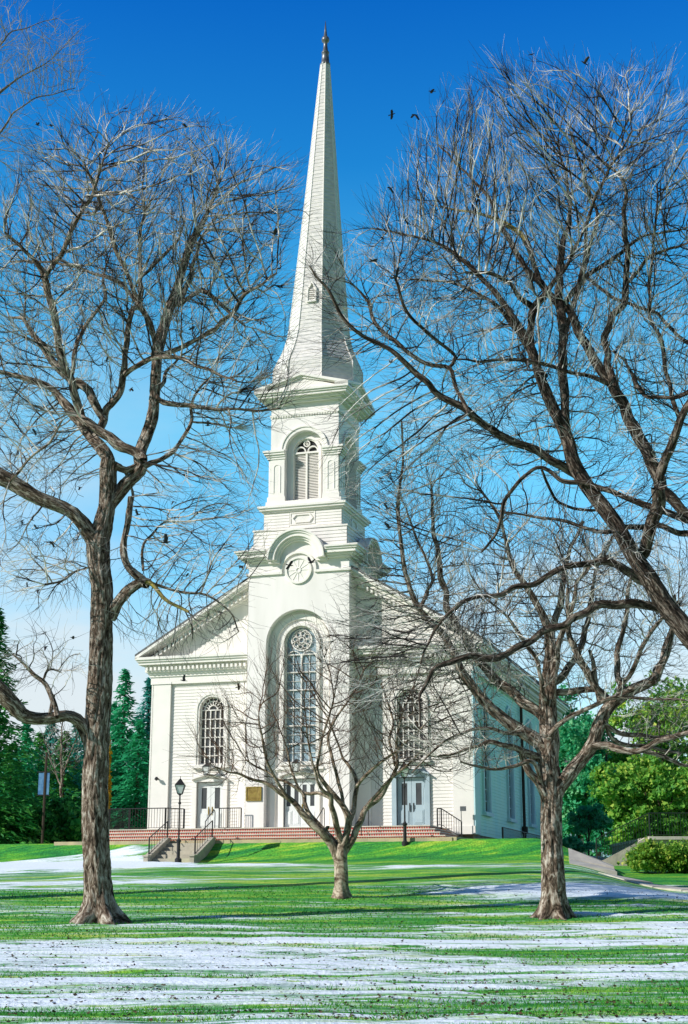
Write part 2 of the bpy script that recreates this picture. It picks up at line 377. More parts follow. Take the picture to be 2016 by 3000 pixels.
# side walls with three tall windows, rear wall
SW=(3.2,9.9,16.6,23.3)
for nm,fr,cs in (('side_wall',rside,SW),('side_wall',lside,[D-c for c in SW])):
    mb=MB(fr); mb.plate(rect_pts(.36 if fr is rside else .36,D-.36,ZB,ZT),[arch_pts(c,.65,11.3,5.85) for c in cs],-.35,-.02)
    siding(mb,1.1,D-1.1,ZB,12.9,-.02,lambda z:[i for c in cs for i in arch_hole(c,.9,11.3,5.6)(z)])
    mb.build(nm,M['shaded_siding'] if fr is rside else M['siding'],CH)
mb=MB(lambda u,o,z:(u,D+o,z)); mb.plate(rect_pts(0,W,ZB,ZT),[],-.35,-.02); mb.build('rear_wall',M['siding'],CH)
mb=MB(); mb.box(.05,W-.05,.05,D-.05,3.6,ZB); mb.build('foundation',M['found'],CH)
mb=MB(); mb.box(.4,W-.4,.4,D-.4,ZB,ZB+.1); mb.box(.4,W-.4,1.5,1.6,ZB,13.5); mb.build('inner_wall',M['dark'],CH)
# corner pilasters
for (a,b) in ((-.05,1.0),(16.5,17.55)):
    mb=MB(front); mb.box(a,b,-.0,.14,ZB,13.15); mb.box(a-.06,b+.06,-.0,.2,ZB,ZB+.4); mb.box(a-.05,b+.05,0,.19,12.78,12.9)
    mb.build('corner_pilaster',M['trim'],CH)
for fr,m in ((rside,M['shaded_trim']),(lside,M['trim'])):
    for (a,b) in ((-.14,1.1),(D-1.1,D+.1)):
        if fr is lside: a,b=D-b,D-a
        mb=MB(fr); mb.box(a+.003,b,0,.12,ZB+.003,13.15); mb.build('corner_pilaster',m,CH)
# inner pilasters beside the tower
for (a,b) in ((4.95,5.78),(11.42,12.2)):
    mb=MB(front); mb.box(a,b,0,.07,ZB,13.1); mb.build('inner_pilaster',M['trim'],CH)
# entablature with dentils, all round
def cornice(mb,fr,u0,u1,z,o=0,den=True,s=1.):
    mb.f=fr
    mb.box(u0-.17,u1+.17,o,o+.17,z-1.15,z-.42)           # frieze
    mb.box(u0-.20,u1+.20,o,o+.20,z-1.32,z-1.15-.003)
    mb.box(u0-.28,u1+.28,o,o+.28,z-.417,z-.33)
    mb.box(u0-.42,u1+.42,o,o+.42,z-.33+.002,z-.02)
    mb.box(u0-.95,u1+.95,o,o+.95,z-.018,z+.14)
    mb.box(u0-1.04,u1+1.04,o,o+1.04,z+.142,z+.25)
    mb.box(u0-1.12,u1+1.12,o,o+1.12,z+.252,z+.38)
def dentils(name,fr,u0,u1,z,o,h=.2,d=.14,w=.12,p=.24):
    mb=MB(fr); n=int((u1-u0)/p)
    for i in range(n): u=u0+(i+.5)*(u1-u0)/n; mb.box(u-w/2,u+w/2,o,o+d,z,z+h)
    mb.build(name,M['trim'],CH)
mb=MB(); 
for z0,z1,o in ((12.3+.48,13.18,.17),(13.18,13.3,.24),(13.3,13.42,.30),(13.42,13.80,.42),(13.80,13.95,.70),(13.95,14.06,.78),(14.06,14.2,.86)):
    mb.f=None
    # front strips left and right of the tower, sides, back
    mb.box(-o,5.8,-o,0,z0,z1); mb.box(11.4,W+o,-o,0,z0,z1)
    mb.box(-o,-.0,0.002,D+o,z0,z1-.002); mb.box(W,W+o,0.002,D+o,z0,z1-.002)
mb.build('entablature',M['trim'],CH)
dentils('dentil_row',front,-.40,5.75,13.50,.42); dentils('dentil_row',front,11.45,W+.4,13.50,.42)
dentils('dentil_row',rside,-.3,D,13.50,.42); 
# pediment: tympanum, raking cornice, roof
RS=.60; XR=W/2
def zr(x): return 14.2+RS*(x+.86) if x<XR else 14.2+RS*(W+.86-x)
mb=MB(front); mb.plate([(-.2,14.2),(W+.2,14.2),(XR,14.2+RS*(XR+.2))],[],-.3,.0); mb.build('tympanum',M['siding'],CH)
mb=MB(front)
def rake(a,b):
    for lo,hi,o in ((-1.05,-.75,.22),(-.75,-.42,.42),(-.42,-.27,.70),(-.27,-.12,.78),(-.12,.04,.86)):
        A=(a[0],a[1]); B=(b[0],b[1])
        q=[(A[0],A[1]+lo),(B[0],B[1]+lo),(B[0],B[1]+hi),(A[0],A[1]+hi)]
        if lo<-.2:   # stop the lower mouldings where they run into the level cornice
            q=[(p[0],max(p[1],14.203)) for p in q]
        mb.band([q[0],q[1]],[q[3],q[2]],-.05,o)
mb.v=[];mb.fc=[]
rake((-.86,14.2),(XR-.001,zr(XR))); rake((W+.86,14.2),(XR+.001,zr(XR))); mb.build('raking_cornice',M['trim'],CH)
for sgn in (0,1):
    mb=MB(front); x=-.2
    while x<5.7:
        xx=x if not sgn else W-x; z=zr(xx)
        mb.hexa([(xx-.06,.42,z-.70),(xx+.06,.42,z-.70+(RS*.12 if not sgn else -RS*.12)),(xx+.06,.56,z-.70+(RS*.12 if not sgn else -RS*.12)),(xx-.06,.56,z-.70)],
                [(xx-.06,.42,z-.48),(xx+.06,.42,z-.48+(RS*.12 if not sgn else -RS*.12)),(xx+.06,.56,z-.48+(RS*.12 if not sgn else -RS*.12)),(xx-.06,.56,z-.48)])
        x+=.24
    mb.build('dentil_row',M['trim'],CH)
mb=MB(); 
for s in (0,1):
    a=(-.88,14.27) if not s else (W+.88,14.27); b=(XR,14.27+RS*(XR+.88))
    mb.hexa([(a[0],-.83,a[1]),(b[0],-.83,b[1]),(b[0],D+.8,b[1]),(a[0],D+.8,a[1])],[(a[0],-.83,a[1]+.1),(b[0],-.83,b[1]+.1),(b[0],D+.8,b[1]+.1),(a[0],D+.8,a[1]+.1)])
mb.plate([(-.2,14.2),(W+.2,14.2),(XR,14.2+RS*(XR+.2))],[],D-.3,D-.1) if False else None
mb.build('roof',M['roof'],CH)
mb=MB(lambda u,o,z:(u,D+o,z)); mb.plate([(-.2,14.2),(W+.2,14.2),(XR,14.2+RS*(XR+.2))],[],-.3,0.); mb.build('rear_gable',M['siding'],CH)

# --- windows of the facade
def sash(name,fr,c,r,zs,zb,cols,rows,mglass,mtrim,tw=.24,fan=True,o=0.):
    q_=o if fan else o+.10
    root=MB(fr)
    root.archband(c,r,zs,zb-.0,tw*.45,o-.02,o+.06); root.archband(c,r+tw*.45,zs,zb,tw*.55,o-.02,o+.11)
    root.box(c-r-tw-.08,c+r+tw+.08,o-.02,o+.2,zb-.18,zb-.002)
    w=root.build(name,mtrim,CH)
    g=MB(fr); g.plate(arch_pts(c,r+.02,zs,zb),[],q_-.24,q_-.22); g.build('glass',mglass,w)
    b=MB(fr); t=.028 if fan else .016; oo=(q_-.21,q_-.15)
    b.archband(c,r-(.06 if fan else .02),zs,zb,.07 if fan else .03,q_-.215,q_-.12)
    b.box(c-r,c+r,*oo,zb,zb+.08)
    for i in range(1,cols): u=c-r+2*r*i/cols; b.box(u-t,u+t,*oo,zb+.081,zs)
    for j in range(1,rows+1): z=zb+(zs-zb)*j/rows; b.box(c-r+.01,c+r-.01,oo[0]-.003,oo[1]+.004,z-t,z+t)
    if fan:
        for f_ in (.36,.68): b.arc(c,zs,r*f_-t,r*f_+t,oo[0]-.001,oo[1]+.002,0,180,20)
        for k in range(1,8):
            a=math.pi*k/8; r0=.36 if k%2==0 else .68
            r0=.36
            p=(c+r*r0*math.cos(a),zs+r*r0*math.sin(a)); q=(c+r*.97*math.cos(a),zs+r*.97*math.sin(a)); nx_,nz_=-math.sin(a)*t*.8,math.cos(a)*t*.8
            b.band([(p[0]-nx_,p[1]-nz_),(q[0]-nx_,q[1]-nz_)],[(p[0]+nx_,p[1]+nz_),(q[0]+nx_,q[1]+nz_)],oo[0]+.002,oo[1]-.002)
    b.build('glazing_bars',mtrim,w); return w
for c in WIN: sash('arched_window',front,c,.70,11.32,8.42,5,6,M['glass'],M['trim'])
for c in SW:
    sash('side_window',rside,c,.62,11.3,5.86,2,9,M['glass_side'],M['shaded_trim'],.28,False)
    sash('side_window',lside,D-c,.62,11.3,5.86,3,10,M['glass'],M['trim'],.28,False)
# --- doors
def lantern(c,o,z,parent,fr=front):
    mb=MB(fr); 
    mb.box(c-.04,c+.04,o-.5,o+.03,z+.30,z+.36) ; 
    def sq(w,zz): return [(c-w,o-w,zz),(c+w,o-w,zz),(c+w,o+w,zz),(c-w,o+w,zz)]
    mb.hexa(sq(.2,z+.14),sq(.03,z+.32)); mb.hexa(sq(.11,z-.30),sq(.12,z-.26))
    for s in ((-1,-1),(1,-1),(1,1),(-1,1)): mb.bar((c+.115*s[0],o+.115*s[1],z-.28),(c+.185*s[0],o+.185*s[1],z+.15),.014,4)
    mb.bar((c,o,z+.3),(c,o,z+.44),.02,5)
    a=mb.build('wall_lantern',M['iron'],parent)
    g=MB(fr); g.hexa(sq(.10,z-.26),sq(.17,z+.14)); g.build('lantern_glass',M['lampglass'],a)
def double_door(c,o,w,z0,z1,panes,m,trimm,fr=front,arch=True):
    mb=MB(fr)
    mb.box(c-w-.24,c-w,o,o+.12,z0,z1+.02); mb.box(c+w,c+w+.24,o,o+.12,z0,z1+.02)
    # shallow arched head
    n=10; A=[(c-w-.24+(2*w+.48)*i/n) for i in range(n+1)]; f=lambda u:z1+.02+.22*(1-((u-c)/(w+.24))**2)
    mb.band([(u,z1+.02) for u in A],[(u,f(u)+.08) for u in A],o,o+.13)
    mb.band([(u,f(u)+.08) for u in A],[(u,f(u)+.17) for u in A],o,o+.30)
    fa=mb.build('door_surround',trimm,CH)
    for s in (-1,1):
        u0,u1=(c-w+.01,c-.008) if s<0 else (c+.008,c+w-.01)
        ml=MB(fr); k=panes//2; gw=(u1-u0)/k
        gl=[]; hz=(z0+ (z1-z0)*.46, z1-.28)
        for i in range(k):
            a=u0+gw*i+gw*.5; hw=.15 if k==1 else .115; gl.append((a-hw,a+hw))
        ml.plate(rect_pts(u0,u1,z0+.02,z1),[rect_pts(a,b,*hz) for a,b in gl],o-.16,o-.10)
        for a,b in gl:
            q=(a-.05,b+.05) if k==1 else (a-.02,b+.02)
            za,zb_=z0+.28,z0+.28+(z1-z0)*.24
            ml.box(q[0]-.06,q[1]+.06,o-.10,o-.078,za-.06,zb_+.06); ml.box(q[0],q[1],o-.078,o-.055,za,zb_)
        d=ml.build('door_leaf',m,fa)
        mg=MB(fr); 
        for a,b in gl: mg.box(a-.01,b+.01,o-.15,o-.125,hz[0]-.01,hz[1]+.01)
        mg.build('door_glass',M['glass'],d)
        mh=MB(fr); uc=c+s*.10; zc=z0+(z1-z0)*.40; mh.box(uc-.028,uc+.028,o-.10,o-.085,zc-.2,zc+.25); mh.bar((uc,o-.04,zc-.14),(uc,o-.04,zc+.18),.018); mh.bar((uc,o-.1,zc+.16),(uc,o-.04,zc+.16),.014); mh.bar((uc,o-.1,zc-.12),(uc,o-.04,zc-.12),.014)
        mh.build('door_handle',M['brass'] if m is M['door'] else M['iron'],d)
    return fa
double_door(WIN[0],0,.75,4.97,7.5,2,M['door'],M['trim'])
double_door(WIN[1],0,.75,4.97,7.5,2,M['door_blue'],M['door_blue'])['label']='blue door surround'
for c in WIN: lantern(c,.55,8.12,CH)

# --- tower: four walls, the front one with a deep arched recess
def wall_frames(c,h): return [tside(c,h,k) for k in range(4)]
TF=wall_frames(TOWC,HW)
mb=MB(TF[0]); mb.plate(rect_pts(-HW,HW,ZB,19.0),[arch_pts(0,1.78,14.5,4.97)],-.5,0); mb.build('tower_front_wall',M['white'],CH)
mb=MB(TF[0]); mb.plate(rect_pts(-1.9,1.9,ZB,16.4),[arch_pts(0,.93,14.56,8.38),arch_pts(0,.9,7.25,4.97)] if False else [arch_pts(0,.93,14.56,8.38),rect_pts(-.93,.93,4.97,7.72)],-.75,-.503)
mb.build('recess_wall',M['white'],CH)
for k in (1,2,3):
    mb=MB(TF[k]); mb.box(-HW+(.5 if k!=2 else .0),HW-(.0 if k==2 else .4),-.4,0,ZB if k!=2 else 12,19.0)
    siding(mb,-HW+(1.3 if k==1 else .02),HW,ZB+.2,18.0,0,pitch=.18)
    mb.build('tower_side_wall',M['siding'],CH)
mb=MB(TF[0])
for s in (-1,1): mb.box(*( (-1.6,-1.32) if s<0 else (1.32,1.6)),-.503,-.40,ZB,14.5)
mb.arc(0,14.5,1.32,1.6,-.503,-.40)
mb.build('recess_pilaster',M['trim'],CH)
# the tall leaded window
mb=MB(TF[0]); mb.archband(0,.9,14.56,8.38,.15,-.503,-.36); mb.box(-1.1,1.1,-.503,-.33,8.2,8.378); w=mb.build('tall_arched_window',M['trim'],CH)
mb=MB(TF[0]); mb.plate(arch_pts(0,.94,14.56,8.36),[],-.70,-.68); mb.build('glass',M['glass_blue'],w)
mb=MB(TF[0]); a,b=-.67,-.58
mb.archband(0,.82,14.56,8.38,.09,a,b+.02)
for x in (0,): mb.box(x-.035,x+.035,a,b,8.38,13.95)
for x in (-.44,.44): mb.box(x-.012,x+.012,a,b-.04,8.38,13.9)
for j in range(1,7): z=8.38+.93*j; mb.box(-.86,.86,a-.002,b+.003,z-.03,z+.03)
for j in range(12): z=8.38+.465*j; mb.box(-.86,.86,a-.001,b-.05,z-.01,z+.01)
mb.arc(0,14.72,.52,.58,a+.001,b+.004,0,360,28); mb.arc(0,14.72,.12,.17,a+.001,b+.004,0,360,14)
for k in range(8):
    t=math.pi*k/4+.2; p=(.15*math.cos(t),14.72+.15*math.sin(t)); q=(.54*math.cos(t),14.72+.54*math.sin(t)); nx_,nz_=-math.sin(t)*.02,math.cos(t)*.02
    mb.band([(p[0]-nx_,p[1]-nz_),(q[0]-nx_,q[1]-nz_)],[(p[0]+nx_,p[1]+nz_),(q[0]+nx_,q[1]+nz_)],a+.003,b)
    mb.arc(.36*math.cos(t+.39),14.72+.36*math.sin(t+.39),.10,.13,a+.004,b-.01,0,360,10)
for s in (-1,1): mb.arc(s*.42,13.75,.38,.42,a+.002,b+.002,0,180,14)
mb.build('glazing_bars',M['trim'],w)
mb=MB(TF[0]); mb.box(-1.3,1.3,-.503,-.30,7.98,8.10); mb.box(-1.3,1.3,-.503,-.42,7.9,7.979); mb.build('door_cornice',M['trim'],CH)
dd=double_door(0,0,.86,4.97,7.5,4,M['door'],M['trim'],fr=lambda u,o,z:TF[0](u,o-.5,z))
lantern(0,.15,8.1,CH,fr=TF[0])
# plaque
mb=MB(TF[0]); mb.box(-2.72,-1.92,.001,.05,6.42,7.1); pq=mb.build('bronze_plaque',M['bronze'],CH)
mb=MB(TF[0]); mb.band([(-2.74,6.40),(-1.90,6.40),(-1.90,7.12),(-2.74,7.12)],[(-2.68,6.46),(-1.96,6.46),(-1.96,7.06),(-2.68,7.06)],.002,.075,True)
for j in range(7): mb.box(-2.6+.04*(j%2),-2.04-.05*(j%3),.05,.06,6.53+.07*j,6.55+.07*j)
mb.build('plaque_relief',M['brass'],pq)
# string moulding with the round medallion
for k in range(4):
    fr=TF[k]; mb=MB(fr); e=.12
    mb.box(-HW-e,-1.02,0,e,18.2,18.33); mb.box(1.02,HW+e,0,e-.003,18.2,18.33)
    mb.arc(0,18.37,.90,1.02,0,e,-10,190,26)
    sm=mb.build('string_moulding',M['trim'],CH)
    if k in (0,1):
        mb=MB(fr); mb.arc(0,18.37,.62,.74,0,.10,0,360,32); mb.arc(0,18.37,.10,.16,0,.07,0,360,14)
        mb.plate([(.63*math.cos(t*math.pi/16),18.37+.63*math.sin(t*math.pi/16)) for t in range(32)],[],.003,.035)
        for q in range(12):
            t=math.pi*q/6; p=(.16*math.cos(t),18.37+.16*math.sin(t)); r_=(.6*math.cos(t),18.37+.6*math.sin(t)); nx_,nz_=-math.sin(t)*.014,math.cos(t)*.014
            mb.band([(p[0]-nx_,p[1]-nz_),(r_[0]-nx_,r_[1]-nz_)],[(p[0]+nx_,p[1]+nz_),(r_[0]+nx_,r_[1]+nz_)],.035,.055)
        mb.build('round_medallion',M['trim'],CH)
# big cornice with an arch over the medallion, on every side
for k in range(4):
    fr=TF[k]; mb=MB(fr); cut=1.62 if k!=3 else 1.62
    for z0,z1,o in ((18.92,19.02,.2),(19.02,19.12,.34),(19.12,19.30,.48),(19.30,19.40,.56),(19.40,19.5,.64)):
        oo=o-(.0 if k in (0,2) else .0)
        if k in (0,2):
            mb.box(-HW-o,-cut,0,o,z0,z1); mb.box(cut,HW+o,0,o,z0,z1)
        else:
            mb.box(-HW+.002,-cut,0,o-.003,z0,z1-.002); mb.box(cut,HW-.002,0,o-.003,z0,z1-.002)
        # moulding swept over the arch
        d=z0-18.92; r0=1.02+d*1.0+ .0; r1=1.02+(z1-18.92)
        mb.arc(0,18.92+.0,r0+.0,r1,0,o+.001,0,180,28)
    mb.box(-cut-.02,-1.02,0,.19,18.8,18.918) ; mb.box(1.02,cut+.02,0,.19,18.8,18.918)
    mb.build('arched_cornice',M['trim'],CH)
mb=MB(); c=TOWC; mb.box(c[0]-HW+.01,c[0]+HW-.01,c[1]-HW+.01,c[1]+HW-.01,18.99,19.2); mb.build('tower_deck',M['roof'],CH)
for k in range(4):
    mb=MB(TF[k]); mb.arc(0,18.92,0.01,1.03,-.3,-.002,0,180,24); mb.build('arched_gable',M['white'],CH)
# stepped blocks
B1=2.62; f1=wall_frames(TOWC,B1); B2=2.2; f2=wall_frames(TOWC,B2)
mb=MB(); c=TOWC
mb.box(c[0]-B1,c[0]+B1,c[1]-B1,c[1]+B1,19.2,20.66); mb.box(c[0]-B1-.06,c[0]+B1+.06,c[1]-B1-.06,c[1]+B1+.06,20.662,20.75)
for fr in f1: mb.f=fr; siding(mb,-B1,B1,19.5,20.65,0,pitch=.19,lip=.035)
mb.build('lower_stage',M['siding'],CH)
mb=MB(); mb.box(c[0]-B2,c[0]+B2,c[1]-B2,c[1]+B2,20.75,21.78)
for fr in f2:
    mb.f=fr; siding(mb,-B2,B2,20.76,21.75,0,lambda z:[(-.75,.75)] if 21.0<z<21.72 else [],pitch=.17,lip=.03)
mb.build('upper_stage',M['siding'],CH)
for fr in f2:
    mb=MB(fr); H=[(-.62,21.36),(-.42,21.12),(.42,21.12),(.62,21.36),(.42,21.6),(-.42,21.6)]; Hi=[(p[0]*.85,21.36+(p[1]-21.36)*.75) for p in H]
    mb.band(Hi,H,0.002,.07,True); mb.band(rect_pts(-.72,.72,21.02,21.7),rect_pts(-.66,.66,21.06,21.66),.002,.04,True); mb.build('hexagonal_panel',M['trim'],CH)
mb=MB()
for z0,z1,e in ((21.78,21.88,2.3),(21.88,22.0,2.42),(22.0,22.12,2.5),(22.12,22.42,2.15)):
    mb.box(c[0]-e,c[0]+e,c[1]-e,c[1]+e,z0,z1)
mb.build('belfry_base',M['trim'],CH)
# --- belfry
BH=1.95; BF=wall_frames(TOWC,BH)
for k in range(4):
    fr=BF[k]; e=0 if k in (0,2) else .35
    mb=MB(fr); mb.plate(rect_pts(-BH+e,BH-e,22.42,28.2),[arch_pts(0,1.1,25.3,22.42)],-.35,0)
    bw=mb.build('belfry_wall',M['white'],CH)
    mb=MB(fr); mb.plate(rect_pts(-1.3,1.3,22.42,26.7),[arch_pts(0,.74,25.3,22.5)],-.55,-.352); mb.build('recess',M['white'],bw)
    # arch moulding, capitals, sunk panels
    mb=MB(fr); mb.arc(0,25.3,1.1,1.28,0,.05,0,180,26); mb.arc(0,25.3,1.28,1.36,0,.10,0,180,26)
    mb.archband(0,.72,25.3,22.45,.14,-.352,-.27); mb.build('arch_moulding',M['trim'],bw)
    for s in (-1,1):
        a,b=(-BH-.02,-1.12) if s<0 else (1.12,BH+.02)
        mb=MB(fr); sg=.004*k
        mb.box(a,b,0.0,.09+sg,22.42,24.85); mb.box(a-.06,b+.06,0,.15+sg,22.43,22.72)
        for z0,z1,o in ((24.85,24.97,.14),(24.97,25.08,.20),(25.08,25.2,.28),(25.2,25.32,.34)): mb.box(a-(o if s<0 else .05),b+(o if s>0 else .05),0,o+sg,z0,z1)
        m_=(a+b)/2; mb.archband(m_,.17,24.35,22.95,.035,.09,.12,12)
        mb.build('belfry_pilaster',M['trim'],bw)
    # louvred shutters and tracery
    mb=MB(fr); n=30
    for s in (-1,1):
        u0,u1=(-.68,-.05) if s<0 else (.05,.68)
        for i in range(n):
            z=22.52+(25.18-22.52)*i/n; h=(25.18-22.52)/n
            mb.hexa([(u0,-.47,z),(u1,-.47,z),(u1,-.41,z-.0),(u0,-.41,z-.0)],[(u0,-.50,z+h*.75),(u1,-.50,z+h*.75),(u1,-.47,z+h*.72),(u0,-.47,z+h*.72)])
    lv=mb.build('louvred_shutter',M['trim'],bw)
    mb=MB(fr); mb.plate(arch_pts(0,.74,25.3,22.48),[],-.54,-.52); mb.build('louvre_backing',M['dark'],bw)
    mb=MB(fr); mb.box(-.05,.05,-.50,-.36,22.5,25.2); mb.box(-.74,.74,-.50,-.34,25.18,25.28)
    for s in (-1,1): mb.box(*sorted((s*.68,s*.74)),-.50,-.37,22.5,25.3); mb.arc(s*.35,25.3,.24,.31,-.5,-.37,0,180,14)
    mb.arc(0,25.75,.13,.19,-.5,-.37,0,360,18); mb.arc(0,25.75,.04,.07,-.5,-.39,0,360,10); mb.arc(0,25.3,.66,.74,-.5,-.36,0,180,22)
    mb.build('arch_tracery',M['trim'],bw)
    # dentil band, frieze and cornice with a low gable
    mb=MB(fr); mb.box(-BH-.04,BH+.04,0,.06+.003*k,27.33,27.43)
    n=26
    for i in range(n): u=-BH+(i+.5)*2*BH/n; mb.box(u-.045,u+.045,0,.055,27.24,27.329)
    mb.build('dentil_row',M['trim'],CH)
mb=MB()
for z0,z1,e in ((28.0,28.14,.22),(28.14,28.26,.40),(28.26,28.40,.60),(28.40,28.50,.68),(28.50,28.62,.76)):
    e+=BH; mb.box(c[0]-e,c[0]+e,c[1]-e,c[1]+e,z0,z1)
mb.build('belfry_cornice',M['trim'],CH)
GH=.78; E=BH+.76
for k in range(4):
    fr=BF[k]; mb=MB(fr); 
    for lo,hi,o in ((-.02,.12,.76),(-.15,-.02,.64)):
        for s in (-1,1): mb.band([(s*E,28.623+max(lo,0)*.0),(0,28.62+GH+lo)],[(s*E,28.623+.13+hi*.3),(0,28.62+GH+hi)],.0,o+.001*k)
    mb.plate([(-E+.5,28.62),(E-.5,28.62),(0,28.62+GH-.12)],[],.0,.55)
    mb.build('low_gable',M['trim'],CH)
# gabled roofs behind the low gables
mb=MB(); e=E-.01
ap=28.62+GH+.06
for k in range(4):
    fr=BF[k]; a=(-E,.75,28.75); b=(0,.75,ap); d=(E,.75,28.75); ce=(0,-BH,ap)
    mb.f=fr; mb.quad(a,b,ce); mb.quad(b,d,ce)
mb.build('belfry_roof',M['shingle'],CH)
# --- spire
lean=lambda z:(.12+.40*max(0,(z-30))/22,0)
def ocr(h): return h/math.cos(math.pi/8)
prof=[(2.32,28.7),(2.32,30.45)]
zz=30.45
pts=[(30.45,2.32),(30.9,2.15),(31.4,1.93),(31.9,1.76),(32.5,1.62),(34,1.47),(36,1.31),(40,.99),(45.5,.58),(50.05,.24)]
mb=MB(); nrow=0; z=28.8; rows=[]
while z<50.0:
    h=.24 if z>32 else .22
    r0=float(np.interp(z,[p[0] for p in pts],[p[1] for p in pts])); r1=float(np.interp(z+h,[p[0] for p in pts],[p[1] for p in pts]))
    mb.lathe([(ocr(r0)+.02,z),(ocr(r1)+.0,z+h)],TOWC,8,math.pi/8,lean); z+=h
mb.build('spire',M['shingle'],CH)
mb=MB()
cz=lambda z:(TOWC[0]+lean(z)[0],TOWC[1])
# corner hips of the spire
for k in range(8):
    t=math.pi/8+k*math.pi/4; P_=[]
    for zq,r in [(28.8,2.32)]+pts: cc=cz(zq); P_.append((cc[0]+ocr(r)*1.012*math.cos(t),cc[1]+ocr(r)*1.012*math.sin(t),zq))
    for a,b in zip(P_,P_[1:]): mb.bar(a,b,.035,5)
mb.build('spire_ridge',M['trim'],CH)
for k in range(0,8,2):
    t=-math.pi/2+k*math.pi/4; cc=cz(35); r=1.38
    def fr(u,o,z,t=t,cc=cc): rr=float(np.interp(z,[p[0] for p in pts],[p[1] for p in pts]))+o; return (cc[0]+rr*math.cos(t)-u*math.sin(t),cc[1]+rr*math.sin(t)+u*math.cos(t),z)
    mb=MB(fr); mb.band([(-.2,34.2),(.2,34.2),(.2,34.9),(0,35.3),(-.2,34.9)],[(-.28,34.12),(.28,34.12),(.28,34.95),(0,35.42),(-.28,34.95)],.0,.13,True); d_=mb.build('spire_louvre',M['trim'],CH)
    mb=MB(fr)
    for j in range(6): mb.box(-.2,.2,.02,.08,34.22+.13*j,34.29+.13*j)
    mb.build('louvre_slats',M['siding'],d_)
mb=MB(); f0=cz(50.5)
mb.lathe([(.27,49.95),(.30,50.0),(.30,50.06),(.25,50.1),(.21,50.75),(.24,50.78),(.24,50.84),(.17,50.9),(.12,51.3),(.13,51.5),(.22,51.58),(.25,51.72),(.20,51.85),(.11,51.93),(.07,52.3),(.01,53.0)],f0,12)
mb.build('finial',M['lead'],CH,True)
# small fittings: downspout, camera, vent
mb=MB(rside); mb.bar((13.4,.14,4.9),(13.4,.14,13.0),.09,8); mb.box(13.2,13.6,.02,.3,5.2,5.6); mb.box(13.22,13.58,.02,.26,4.5,4.9); mb.build('downspout',M['post_bark'],CH)
mb=MB(front); mb.box(.4,.46,.14,.3,7.7,7.76); mb.lathe([(.02,7.62),(.13,7.7),(.05,7.82)],(.43,.36),8); mb.build('floodlight',M['iron'],CH)
mb=MB(); mb.bar((17.0,-.6,4.95),(17.0,-.6,5.95),.02,5); mb.box(16.95,17.25,-.62,-.58,5.75,5.98); 
tag(mb.build('small_sign',M['lead']),'small grey plate sign on a thin post by the right corner pilaster','sign').matrix_world=CH.matrix_basis.copy()

# --- brick front steps
ST=thing('front_steps','wide red brick front steps with pale stone treads across the church front','steps',wpt(0,0,0),-YAW)
LZ=4.95; RZ=.17
x0=-1.2
mbb=MB(); mbt=MB()
mbb.box(x0,16.1,-3.55,-.06,3.8,LZ-.05); mbb.box(5.9,11.3,-.05,-.02,3.8,3.9)
mbt.box(x0,16.14,-3.62,.05 if False else -.02,LZ-.05,LZ)
mbt.box(5.81,11.39,-1.19,-1.17,LZ-.05,LZ-.01) if False else None
for i in range(1,4):
    z=LZ-RZ*i; d=-3.55-.36*i
    mbb.box(x0,16.1+.33*i,d,d+.36-.002,3.8,z-.05); mbt.box(x0,16.14+.33*i,d-.06,d+.355,z-.05+.001,z)
    mbb.box(16.1+.33*(i-1)+.002,16.1+.33*i,d+.36,-.4,3.8,z-.052)
    mbt.box(16.14+.33*(i-1)+.002,16.14+.33*i,d+.358,-.38,z-.05,z-.001)
mbb.build('brick_riser',M['brick'],ST); mbt.build('stone_tread',M['tread'],ST)
mb=MB(); mb.box(x0-1.6,17.6,-5.35,-4.635,3.7,4.30); mb.build('kerb',M['kerb'],None); o=bpy.data.objects['kerb']; o.matrix_world=CH.matrix_basis.copy(); tag(o,kind='structure')
mb=MB()
N=14
for i in range(N):
    a=i/N; b=(i+1)/N
    p0=(17.5+2.2*a,-5.3+27*a); p1=(17.5+2.2*b,-5.3+27*b)
    mb.hexa([(p0[0]-3*0-.5,p0[1],3.6),(p0[0]+.3,p0[1],3.6),(p1[0]+.3,p1[1]-.01,3.6),(p1[0]-.5,p1[1]-.01,3.6)],[(p0[0]-.5,p0[1],4.32),(p0[0]+.3,p0[1],4.32),(p1[0]+.3,p1[1]-.01,4.32),(p1[0]-.5,p1[1]-.01,4.32)])
o=mb.build('side_kerb',M['kerb']); o.matrix_world=CH.matrix_basis.copy(); tag(o,kind='structure')

